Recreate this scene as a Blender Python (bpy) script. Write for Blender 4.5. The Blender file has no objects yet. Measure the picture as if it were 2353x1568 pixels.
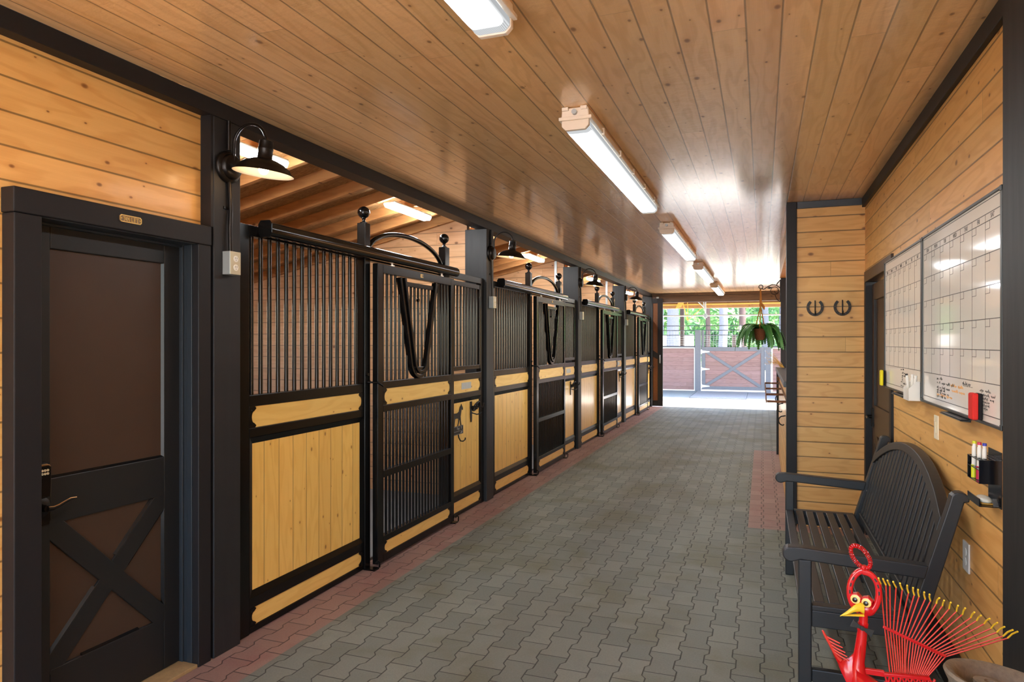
import bpy, math, random
from mathutils import Vector, Matrix, Euler
random.seed(7)
PI = math.pi
scene = bpy.context.scene
COL = scene.collection

# ------------------------------------------------------------------ colours / materials
def L1(v):
    v /= 255.0
    return v / 12.92 if v <= 0.04045 else ((v + 0.055) / 1.055) ** 2.4
def C(r, g, b): return (L1(r), L1(g), L1(b), 1.0)

class NT:
    """small expression helper on a material's node tree"""
    def __init__(s, name):
        s.m = bpy.data.materials.new(name); s.m.use_nodes = True
        s.t = s.m.node_tree; s.t.nodes.clear()
        s.out = s.t.nodes.new('ShaderNodeOutputMaterial')
    def n(s, typ): return s.t.nodes.new(typ)
    def link(s, a, b): s.t.links.new(a, b)
    def put(s, inp, v):
        if isinstance(v, (int, float)): inp.default_value = v
        elif isinstance(v, (tuple, list)): inp.default_value = v
        else: s.link(v, inp)
    def M(s, op, *a, clamp=False):
        nd = s.n('ShaderNodeMath'); nd.operation = op; nd.use_clamp = clamp
        for i, v in enumerate(a): s.put(nd.inputs[i], v)
        return nd.outputs[0]
    def coords(s, kind='Object'):
        tc = s.n('ShaderNodeTexCoord'); sp = s.n('ShaderNodeSeparateXYZ')
        s.link(tc.outputs[kind], sp.inputs[0])
        return tc.outputs[kind], sp.outputs[0], sp.outputs[1], sp.outputs[2]
    def vec(s, x, y, z):
        c = s.n('ShaderNodeCombineXYZ')
        for i, v in enumerate((x, y, z)): s.put(c.inputs[i], v)
        return c.outputs[0]
    def noise(s, v, scale=1.0, detail=4.0, rough=0.5, dist=0.0):
        nd = s.n('ShaderNodeTexNoise'); s.put(nd.inputs['Vector'], v)
        nd.inputs['Scale'].default_value = scale; nd.inputs['Detail'].default_value = detail
        nd.inputs['Roughness'].default_value = rough; nd.inputs['Distortion'].default_value = dist
        return nd.outputs[0]
    def white(s, v):
        nd = s.n('ShaderNodeTexWhiteNoise'); nd.noise_dimensions = '3D'; s.put(nd.inputs['Vector'], v)
        return nd.outputs['Value']
    def sstep(s, v, a, b, c=0.0, d=1.0):
        nd = s.n('ShaderNodeMapRange'); nd.interpolation_type = 'SMOOTHSTEP'
        s.put(nd.inputs['Value'], v)
        nd.inputs['From Min'].default_value = a; nd.inputs['From Max'].default_value = b
        nd.inputs['To Min'].default_value = c; nd.inputs['To Max'].default_value = d
        return nd.outputs[0]
    def mix(s, f, a, b, mode='MIX'):
        nd = s.n('ShaderNodeMix'); nd.data_type = 'RGBA'; nd.blend_type = mode
        s.put(nd.inputs[0], f); s.put(nd.inputs[6], a); s.put(nd.inputs[7], b)
        return nd.outputs[2]
    def bump(s, h, strength=0.5, dist=0.01):
        nd = s.n('ShaderNodeBump'); s.put(nd.inputs['Height'], h)
        nd.inputs['Strength'].default_value = strength; nd.inputs['Distance'].default_value = dist
        return nd.outputs[0]
    def pbr(s, col, rough=0.5, metal=0.0, normal=None, spec=0.5, coat=0.0, coat_rough=0.1, em=None, em_s=0.0, trans=0.0, alpha=None):
        b = s.n('ShaderNodeBsdfPrincipled')
        s.put(b.inputs['Base Color'], col); s.put(b.inputs['Roughness'], rough); s.put(b.inputs['Metallic'], metal)
        s.put(b.inputs['Specular IOR Level'], spec); s.put(b.inputs['Coat Weight'], coat); s.put(b.inputs['Coat Roughness'], coat_rough)
        if trans: b.inputs['Transmission Weight'].default_value = trans
        if normal is not None: s.link(normal, b.inputs['Normal'])
        if em is not None:
            s.put(b.inputs['Emission Color'], em); b.inputs['Emission Strength'].default_value = em_s
        s.link(b.outputs[0], s.out.inputs[0])
        return s.m

def plain(name, col, rough=0.5, metal=0.0, spec=0.5, var=0.12, bump=0.0, scale=30.0, coat=0.0, em=None, em_s=0.0):
    t = NT(name); v, x, y, z = t.coords()
    nz = t.noise(v, scale, 5.0, 0.6)
    f = t.M('ADD', t.M('MULTIPLY', nz, 2 * var), 1.0 - var)
    c = t.mix(1.0, col, t.vec(f, f, f), 'MULTIPLY')
    nrm = t.bump(nz, bump, 0.004) if bump else None
    return t.pbr(c, rough, metal, nrm, spec, coat, 0.15, em, em_s)

def wood(name, across, along, w, c1, c2, knot, rough=0.5, length=2.4, groove=0.004, gdark=0.35, seed=0.0, vary=0.22, knots=1.0, coat=0.0, bstr=0.35, offs=0.0, spec=0.5, coat_rough=0.12, wavy=0.0):
    """board wood: boards of width w lie across one axis and run along another"""
    t = NT(name); v, x, y, z = t.coords()
    ax = dict(x=x, y=y, z=z); a = t.M('ADD', ax[across], offs); l = ax[along]
    third = ax[[k for k in 'xyz' if k not in (across, along)][0]]
    oi = t.n('ShaderNodeObjectInfo'); rnd = oi.outputs['Random']
    q = t.M('DIVIDE', a, w); bi = t.M('FLOOR', q); fr = t.M('SUBTRACT', q, bi)
    r1 = t.white(t.vec(bi, seed, 3.1)); r2 = t.white(t.vec(bi, seed + 5.0, 9.7))
    ll = t.M('ADD', l, t.M('MULTIPLY', r1, 17.0))
    sq = t.M('DIVIDE', ll, length); si = t.M('FLOOR', sq); sf = t.M('SUBTRACT', sq, si)
    r3 = t.white(t.vec(bi, si, seed + 1.5)); r4 = t.white(t.vec(si, bi, seed + 8.5))
    edge = t.M('MULTIPLY', t.M('MINIMUM', fr, t.M('SUBTRACT', 1.0, fr)), w)
    ej = t.M('MULTIPLY', t.M('MINIMUM', sf, t.M('SUBTRACT', 1.0, sf)), length)
    g1 = t.sstep(edge, groove * 0.3, groove); g2 = t.sstep(ej, 0.0006, 0.002)
    g = t.M('MULTIPLY', g1, t.M('ADD', t.M('MULTIPLY', g2, 0.6), 0.4))
    # grain
    la = t.M('ADD', l, t.M('MULTIPLY', r3, 31.0))
    aa = t.M('ADD', a, t.M('MULTIPLY', r4, 3.0))
    gv = t.vec(t.M('MULTIPLY', aa, 34.0), t.M('MULTIPLY', la, 1.6), t.M('MULTIPLY', third, 20.0))
    n1 = t.noise(gv, 1.0, 6.0, 0.6, 0.4)
    warp = t.noise(t.vec(t.M('MULTIPLY', aa, 7.0), t.M('MULTIPLY', la, 1.1), r3), 1.0, 2.0, 0.5)
    ring = t.M('SINE', t.M('ADD', t.M('MULTIPLY', warp, 46.0), t.M('MULTIPLY', aa, 30.0)))
    ring = t.sstep(ring, -0.2, 1.0)
    fine = t.noise(t.vec(t.M('MULTIPLY', aa, 240.0), t.M('MULTIPLY', la, 6.0), 0.0), 1.0, 2.0, 0.5)
    f = t.M('ADD', t.M('MULTIPLY', n1, 0.55), t.M('ADD', t.M('MULTIPLY', ring, 0.26), t.M('MULTIPLY', fine, 0.2)))
    f = t.M('SUBTRACT', f, 0.12, clamp=True)
    col = t.mix(f, c1, c2)
    # knots
    vo = t.n('ShaderNodeTexVoronoi'); vo.voronoi_dimensions = '2D'; vo.feature = 'F1'
    t.link(t.vec(t.M('MULTIPLY', t.M('ADD', a, t.M('MULTIPLY', r1, 0.3)), 8.5), t.M('MULTIPLY', la, 5.2), 0.0), vo.inputs['Vector'])
    vo.inputs['Scale'].default_value = 1.0
    sc = t.n('ShaderNodeSeparateColor'); t.link(vo.outputs['Color'], sc.inputs[0])
    kr = t.M('MULTIPLY', t.M('ADD', 0.22, t.M('MULTIPLY', t.M('POWER', sc.outputs[0], 2.5), 0.78)), 0.15 * knots)
    kd = t.M('DIVIDE', vo.outputs['Distance'], t.M('ADD', kr, 0.004))
    kn = t.M('SUBTRACT', 1.0, t.sstep(kd, 0.45, 1.0))
    kn = t.M('MULTIPLY', kn, t.M('GREATER_THAN', sc.outputs[1], 0.62))
    halo = t.M('MULTIPLY', t.M('SUBTRACT', 1.0, t.sstep(kd, 0.6, 2.6)), t.M('MULTIPLY', t.M('GREATER_THAN', sc.outputs[1], 0.62), 0.30))
    col = t.mix(halo, col, c2)
    kc = t.mix(t.sstep(kd, 0.0, 0.9), knot, t.mix(0.45, knot, c2))
    col = t.mix(t.M('MULTIPLY', kn, 0.85), col, kc)
    br = t.M('ADD', 1.0 - vary * 0.5, t.M('MULTIPLY', t.M('ADD', t.M('MULTIPLY', r3, 0.8), t.M('MULTIPLY', rnd, 0.2)), vary))
    br2 = t.M('MULTIPLY', br, t.M('ADD', t.M('MULTIPLY', r4, 0.06), 0.97))
    col = t.mix(1.0, col, t.vec(br, br2, t.M('POWER', br2, 1.3)), 'MULTIPLY')
    gd = t.M('ADD', t.M('MULTIPLY', g, 1 - gdark), gdark)
    col = t.mix(1.0, col, t.vec(gd, gd, gd), 'MULTIPLY')
    h = t.M('ADD', t.M('MULTIPLY', g, 1.0), t.M('MULTIPLY', n1, 0.18))
    if wavy:
        h = t.M('ADD', h, t.M('MULTIPLY', t.noise(t.vec(t.M('MULTIPLY', aa, 16.0), t.M('MULTIPLY', la, 24.0), 0.0), 1.0, 3.0, 0.6), wavy))
    nrm = t.bump(h, bstr, 0.004)
    ro = t.M('ADD', rough - 0.08, t.M('MULTIPLY', n1, 0.16))
    return t.pbr(col, ro, 0.0, nrm, spec, coat, coat_rough)

def paver_mat():
    t = NT('concrete_pavers'); v, x, y, z = t.coords()
    W, Lp, A = 0.1345, 0.232, 0.075
    u = t.M('DIVIDE', x, W); vv = t.M('DIVIDE', y, Lp)
    wv = t.M('MINIMUM', t.M('MAXIMUM', t.M('MULTIPLY', t.M('COSINE', t.M('MULTIPLY', vv, 2 * PI)), 3.0), -1.0), 1.0)
    k = t.M('FLOOR', t.M('ADD', u, 0.5))
    par = t.M('SUBTRACT', 1.0, t.M('MULTIPLY', t.M('FLOORED_MODULO', k, 2.0), 2.0))
    d = t.M('SUBTRACT', t.M('SUBTRACT', u, k), t.M('MULTIPLY', t.M('MULTIPLY', par, wv), A))
    colm = t.M('SUBTRACT', k, t.M('LESS_THAN', d, 0.0))
    v2 = t.M('ADD', vv, t.M('SUBTRACT', 0.5, t.M('MULTIPLY', t.M('FLOORED_MODULO', colm, 2.0), 0.5)))
    row = t.M('FLOOR', v2); fr = t.M('SUBTRACT', v2, row)
    dj = t.M('MULTIPLY', t.M('MINIMUM', fr, t.M('SUBTRACT', 1.0, fr)), Lp)
    db = t.M('MULTIPLY', t.M('ABSOLUTE', d), W)
    dist = t.M('MINIMUM', dj, db)
    g = t.sstep(dist, 0.0010, 0.0044)
    r = t.white(t.vec(colm, row, 0.5)); r2 = t.white(t.vec(row, colm, 4.5))
    speck = t.noise(v, 170.0, 4.0, 0.8)
    speck2 = t.noise(v, 90.0, 3.0, 0.6)
    blot = t.noise(v, 1.3, 4.0, 0.6, 0.3)
    blot2 = t.noise(t.vec(t.M('ADD', x, 7.0), y, z), 3.2, 4.0, 0.6)
    col = t.mix(r, C(100, 103, 95), C(118, 120, 110))
    col = t.mix(t.M('MULTIPLY', t.sstep(blot, 0.45, 0.68), 0.75), col, C(94, 92, 70))
    col = t.mix(t.M('MULTIPLY', t.sstep(blot2, 0.55, 0.75), 0.4), col, C(88, 86, 84))
    red = t.mix(r2, C(128, 98, 88), C(142, 112, 100))
    red = t.mix(t.M('MULTIPLY', t.sstep(blot2, 0.5, 0.7), 0.5), red, C(130, 82, 78))
    mleft = t.M('LESS_THAN', x, -2.335)
    mp = t.M('MULTIPLY', t.M('GREATER_THAN', x, -0.118), t.M('MULTIPLY', t.M('GREATER_THAN', y, 6.29), t.M('LESS_THAN', y, 10.85)))
    col = t.mix(t.M('MAXIMUM', mleft, mp), col, red)
    f = t.M('ADD', 0.36, t.M('ADD', t.M('MULTIPLY', speck, 0.85), t.M('MULTIPLY', speck2, 0.42)))
    col = t.mix(1.0, col, t.vec(f, f, f), 'MULTIPLY')
    gd = t.M('ADD', t.M('MULTIPLY', g, 0.80), 0.20)
    col = t.mix(1.0, col, t.vec(gd, gd, gd), 'MULTIPLY')
    h = t.M('ADD', g, t.M('MULTIPLY', speck, 0.35))
    nrm = t.bump(h, 0.6, 0.005)
    ro = t.M('ADD', 0.5, t.M('MULTIPLY', speck, 0.25))
    return t.pbr(col, ro, 0.0, nrm, 0.4)

def emit_mat(name, col, s):
    t = NT(name)
    e = t.n('ShaderNodeEmission'); e.inputs[0].default_value = col; e.inputs[1].default_value = s
    t.link(e.outputs[0], t.out.inputs[0]); return t.m

def lens_mat():
    t = NT('lit_fluorescent_lens'); v, x, y, z = t.coords()
    ax = t.M('ABSOLUTE', x); ay = t.M('ABSOLUTE', y)
    core = t.M('SUBTRACT', 1.0, t.sstep(t.M('ABSOLUTE', t.M('SUBTRACT', ax, 0.03)), 0.020, 0.040))
    ends = t.M('SUBTRACT', 1.0, t.sstep(ay, 1.13, 1.18))
    mid = t.M('ADD', 0.5, t.M('MULTIPLY', 0.5, t.sstep(ay, 0.0, 0.05)))
    ribs = t.M('ADD', 1.0, t.M('MULTIPLY', t.M('SINE', t.M('MULTIPLY', x, 1100.0)), 0.25))
    st = t.M('ADD', t.M('MULTIPLY', 0.36, ribs), t.M('MULTIPLY', 19.0, t.M('MULTIPLY', core, t.M('MULTIPLY', ends, mid))))
    e = t.n('ShaderNodeEmission'); e.inputs[0].default_value = (0.96, 0.985, 1.0, 1.0); t.link(st, e.inputs[1])
    t.link(e.outputs[0], t.out.inputs[0]); return t.m

def osb_mat():
    t = NT('strand_board'); v, x, y, z = t.coords()
    n1 = t.noise(t.vec(t.M('MULTIPLY', x, 14.0), t.M('MULTIPLY', y, 60.0), z), 1.0, 4.0, 0.7, 1.5)
    n2 = t.noise(v, 40.0, 3.0, 0.6, 1.0)
    col = t.mix(t.sstep(n1, 0.3, 0.7), C(214, 170, 112), C(150, 102, 56))
    col = t.mix(t.M('MULTIPLY', n2, 0.4), col, C(110, 72, 38))
    return t.pbr(col, 0.7, 0.0, t.bump(n1, 0.3, 0.004))

MAT = {}
MAT['ceiling'] = wood('varnished_ceiling_boards', 'x', 'y', 0.1315, C(236, 194, 142), C(196, 146, 92), C(110, 72, 44), rough=0.38, length=3.6, groove=0.005, gdark=0.42, seed=2.0, vary=0.26, bstr=0.40, offs=0.06, spec=0.6, coat=0.75, coat_rough=0.14, wavy=2.0)
MAT['wall_y'] = wood('pine_wall_boards', 'z', 'y', 0.131, C(236, 186, 112), C(202, 140, 68), C(112, 62, 26), rough=0.42, length=2.9, groove=0.006, gdark=0.35, seed=11.0, vary=0.16, coat=0.1)
MAT['wall_x'] = wood('pine_partition_boards', 'z', 'x', 0.1316, C(232, 184, 112), C(202, 142, 72), C(112, 64, 28), rough=0.45, length=3.1, groove=0.007, gdark=0.30, seed=23.0, vary=0.14, coat=0.1, offs=0.05, knots=1.15)
MAT['stall_wall'] = wood('stall_partition_boards', 'z', 'x', 0.1316, C(228, 180, 134), C(196, 140, 94), C(104, 62, 36), rough=0.55, length=3.4, groove=0.005, gdark=0.4, seed=31.0, vary=0.16, knots=1.0)
MAT['stall_back'] = wood('stall_back_boards', 'z', 'y', 0.1316, C(228, 180, 134), C(196, 140, 94), C(104, 62, 36), rough=0.55, length=3.4, groove=0.005, gdark=0.4, seed=37.0, vary=0.16)
MAT['plank'] = wood('stall_front_planks', 'y', 'z', 0.128, C(236, 192, 104), C(210, 154, 66), C(122, 74, 26), rough=0.33, length=9.0, groove=0.0045, gdark=0.5, seed=41.0, vary=0.12, coat=0.25, knots=0.8)
MAT['strip'] = wood('stall_front_strip', 'z', 'y', 0.9, C(238, 196, 112), C(214, 160, 74), C(126, 78, 30), rough=0.35, length=9.0, groove=0.0001, gdark=1.0, seed=47.0, vary=0.12, coat=0.25, offs=0.3, knots=0.7)
MAT['rafter'] = wood('rafter_lumber', 'z', 'x', 3.0, C(214, 158, 100), C(168, 108, 62), C(98, 56, 28), rough=0.6, length=9.0, groove=0.0001, gdark=1.0, seed=53.0, vary=0.2, offs=0.4)
MAT['beam_brown'] = wood('weathered_brown_timber', 'z', 'x', 3.0, C(116, 100, 94), C(86, 74, 70), C(54, 44, 40), rough=0.7, length=9.0, groove=0.0001, gdark=1.0, seed=57.0, vary=0.2, offs=0.4)
MAT['fence'] = wood('faded_red_fence_boards', 'z', 'x', 0.14, C(154, 120, 112), C(122, 90, 84), C(100, 72, 64), rough=0.7, length=2.6, groove=0.004, gdark=0.5, seed=61.0, vary=0.24, knots=0.6)
MAT['arena_beam'] = wood('arena_roof_lumber', 'z', 'x', 3.0, C(184, 140, 92), C(142, 98, 58), C(92, 56, 30), rough=0.6, length=9.0, groove=0.0001, gdark=1.0, seed=67.0, vary=0.2, offs=0.4)
MAT['paver'] = paver_mat()
MAT['osb'] = osb_mat()
MAT['black_metal'] = plain('satin_black_metal', C(13, 12, 12), 0.24, 0.0, 0.22, 0.15, 0.0, 20.0)
MAT['bar_metal'] = plain('glossy_black_bars', C(11, 10, 11), 0.13, 0.0, 0.5, 0.1, 0.0, 20.0)
MAT['black_paint'] = plain('black_painted_trim', C(27, 25, 27), 0.5, 0.0, 0.3, 0.14, 0.1, 14.0)
MAT['post_black'] = wood('black_stained_timber', 'x', 'z', 3.0, C(27, 26, 28), C(15, 15, 17), C(9, 9, 10), rough=0.55, length=9.0, groove=0.0001, gdark=1.0, seed=71.0, vary=0.2, offs=0.7, knots=0.7)
MAT['door_brown'] = plain('dark_brown_door_panel', C(60, 43, 32), 0.42, 0.0, 0.5, 0.14, 0.05, 5.0)
MAT['door_black'] = plain('black_door_paint', C(22, 22, 23), 0.45, 0.0, 0.5, 0.1, 0.05, 10.0)
MAT['jamb'] = plain('black_blue_jamb_paint', C(36, 42, 48), 0.4, 0.0, 0.5, 0.1, 0.0, 10.0)
MAT['bronze'] = plain('dark_bronze_metal', C(30, 25, 22), 0.32, 0.6, 0.5, 0.15, 0.0, 20.0)
MAT['bronze_edge'] = plain('rubbed_bronze_edge', C(176, 132, 84), 0.3, 0.8, 0.5, 0.1)
MAT['brass'] = plain('aged_brass', C(206, 168, 98), 0.32, 0.85, 0.5, 0.12, 0.1, 60.0)
MAT['brass_dark'] = plain('dark_brass_field', C(136, 112, 90), 0.5, 0.4, 0.5, 0.12, 0.1, 60.0)
MAT['tan_plate'] = plain('tan_metal_plate', C(196, 186, 158), 0.35, 0.3, 0.5, 0.08)
MAT['white'] = plain('white_plastic', C(232, 230, 222), 0.4, 0.0, 0.5, 0.03)
MAT['ivory'] = plain('ivory_plastic', C(236, 226, 196), 0.4, 0.0, 0.5, 0.03)
MAT['light_housing'] = plain('white_light_housing', C(240, 228, 212), 0.45, 0.0, 0.5, 0.04)
MAT['grey_metal'] = plain('grey_steel', C(172, 176, 176), 0.4, 0.5, 0.5, 0.08)
MAT['zinc'] = plain('zinc_bolt', C(205, 200, 190), 0.3, 0.8, 0.5, 0.08)
MAT['diffuser'] = lens_mat()
MAT['stall_tube'] = emit_mat('lit_stall_diffuser', (0.95, 0.985, 1.0, 1.0), 46.0)
MAT['bulb'] = emit_mat('lit_warm_bulb', (1.0, 0.66, 0.36, 1.0), 24.0)
MAT['shade_white'] = plain('white_shade_inside', C(238, 230, 214), 0.45, 0.0, 0.5, 0.03)
MAT['rubber'] = plain('grey_rubber_mat', C(124, 124, 124), 0.8, 0.0, 0.3, 0.15, 0.2, 60.0)
MAT['bench'] = plain('black_bench_paint', C(34, 36, 39), 0.42, 0.0, 0.45, 0.10, 0.04, 40.0)
MAT['board_white'] = plain('glossy_whiteboard', C(240, 237, 228), 0.07, 0.0, 0.5, 0.01, 0.0, 3.0)
MAT['board_frame'] = plain('dark_grey_board_frame', C(52, 56, 58), 0.35, 0.3, 0.5, 0.08)
MAT['ink'] = plain('dark_ink', C(62, 60, 58), 0.5, 0.0, 0.4, 0.02)
MAT['ink_orange'] = plain('orange_ink', C(226, 168, 96), 0.5, 0.0, 0.4, 0.02)
MAT['red'] = plain('glossy_red_paint', C(198, 18, 26), 0.22, 0.0, 0.5, 0.10, 0.0, 12.0, coat=0.5)
MAT['red_tine'] = plain('faded_red_paint', C(206, 58, 46), 0.35, 0.0, 0.5, 0.12, 0.0, 40.0)
MAT['yellow'] = plain('yellow_paint', C(238, 200, 50), 0.35, 0.0, 0.5, 0.06)
MAT['eye_cream'] = plain('cream_eye_paint', C(246, 208, 124), 0.35, 0.0, 0.5, 0.04)
MAT['pupil'] = plain('dark_pupil', C(40, 34, 18), 0.15, 0.0, 0.6, 0.3, 0.0, 60.0)
MAT['rust'] = plain('rusty_cast_iron', C(122, 112, 98), 0.8, 0.2, 0.3, 0.45, 0.9, 60.0)
MAT['rust_brown'] = plain('rusty_brown_iron', C(112, 72, 46), 0.6, 0.4, 0.4, 0.3, 0.3, 45.0)
MAT['iron'] = plain('black_wrought_iron', C(26, 24, 24), 0.45, 0.4, 0.5, 0.2, 0.2, 60.0)
MAT['red_eraser'] = plain('red_eraser_felt', C(206, 44, 38), 0.75, 0.0, 0.3, 0.12, 0.3, 120.0)
MAT['yellow_eraser'] = plain('yellow_eraser_plastic', C(240, 222, 20), 0.5, 0.0, 0.4, 0.05)
MAT['felt'] = plain('dark_felt', C(34, 32, 34), 0.9, 0.0, 0.2, 0.2, 0.3, 150.0)
MAT['acrylic'] = plain('black_acrylic', C(20, 21, 26), 0.12, 0.0, 0.55, 0.05)
MAT['cap_y'] = plain('yellow_green_cap', C(210, 214, 40), 0.4); MAT['cap_r'] = plain('magenta_red_cap', C(206, 40, 80), 0.4)
MAT['cap_b'] = plain('blue_cap', C(52, 62, 176), 0.4); MAT['cap_k'] = plain('black_cap', C(28, 28, 26), 0.4)
MAT['gate_grey'] = plain('grey_painted_timber', C(112, 112, 116), 0.6, 0.0, 0.4, 0.12, 0.1, 14.0)
MAT['gate_dark'] = plain('dark_grey_rail', C(82, 84, 88), 0.6, 0.0, 0.4, 0.12, 0.1, 14.0)
MAT['concrete'] = plain('sandy_concrete', C(202, 195, 184), 0.8, 0.0, 0.3, 0.10, 0.2, 30.0)
MAT['gravel'] = plain('grey_gravel', C(132, 140, 140), 0.9, 0.0, 0.3, 0.5, 0.8, 160.0)
MAT['mat_grey'] = plain('worn_rubber_mat', C(140, 144, 148), 0.7, 0.0, 0.3, 0.2, 0.2, 20.0)
MAT['sand'] = plain('pale_arena_sand', C(216, 202, 182), 0.9, 0.0, 0.2, 0.1, 0.2, 20.0)
MAT['grass'] = plain('mown_grass', C(120, 134, 88), 0.9, 0.0, 0.2, 0.25, 0.3, 20.0)
MAT['bark'] = plain('grey_bark', C(92, 94, 102), 0.9, 0.0, 0.2, 0.35, 0.8, 18.0)
MAT['bark_brown'] = plain('brown_bark', C(78, 64, 62), 0.9, 0.0, 0.2, 0.35, 0.8, 18.0)
MAT['white_wire'] = plain('galvanised_wire', C(205, 206, 204), 0.45, 0.5, 0.5, 0.08)
MAT['yellow_steel'] = plain('yellow_bracket_steel', C(232, 192, 92), 0.5, 0.0, 0.4, 0.1)  # one even yellow for the rail and brackets
MAT['dark_wood'] = plain('dark_brown_wood', C(58, 46, 38), 0.7, 0.0, 0.3, 0.2, 0.2, 14.0)
MAT['rope'] = plain('jute_rope', C(166, 112, 52), 0.85, 0.0, 0.2, 0.25, 0.5, 200.0)
MAT['coir'] = plain('woven_basket', C(116, 72, 48), 0.85, 0.0, 0.2, 0.5, 0.6, 70.0)
MAT['straw'] = plain('dry_straw', C(190, 144, 70), 0.8, 0.0, 0.2, 0.3, 0.0, 60.0)
MAT['counter'] = plain('dark_grey_counter', C(70, 74, 78), 0.4, 0.0, 0.5, 0.1)
MAT['glass_white'] = plain('pale_glassy_plastic', C(214, 214, 200), 0.12, 0.0, 0.5, 0.05)

def leaf_mat(name, c1, c2, tr=0.35):
    t = NT(name); v, x, y, z = t.coords()
    n = t.noise(v, 3.0, 3.0, 0.6)
    col = t.mix(t.sstep(n, 0.3, 0.7), c1, c2)
    b = t.n('ShaderNodeBsdfPrincipled'); t.put(b.inputs['Base Color'], col); b.inputs['Roughness'].default_value = 0.5
    tl = t.n('ShaderNodeBsdfTranslucent'); t.put(tl.inputs[0], col)
    mx = t.n('ShaderNodeMixShader'); mx.inputs[0].default_value = tr
    t.link(b.outputs[0], mx.inputs[1]); t.link(tl.outputs[0], mx.inputs[2]); t.link(mx.outputs[0], t.out.inputs[0])
    return t.m
MAT['fern'] = leaf_mat('fern_green', C(74, 132, 52), C(40, 98, 46), 0.3)
MAT['leaf'] = leaf_mat('leaves_painted_sunlit', C(134, 164, 104), C(76, 124, 72), 0.4)  # lighter leaf tone, sunlight put into the colour
MAT['leaf2'] = leaf_mat('leaves_painted_shaded', C(106, 144, 96), C(56, 104, 66), 0.4)  # same leaf darkened, shade put into the colour

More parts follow.
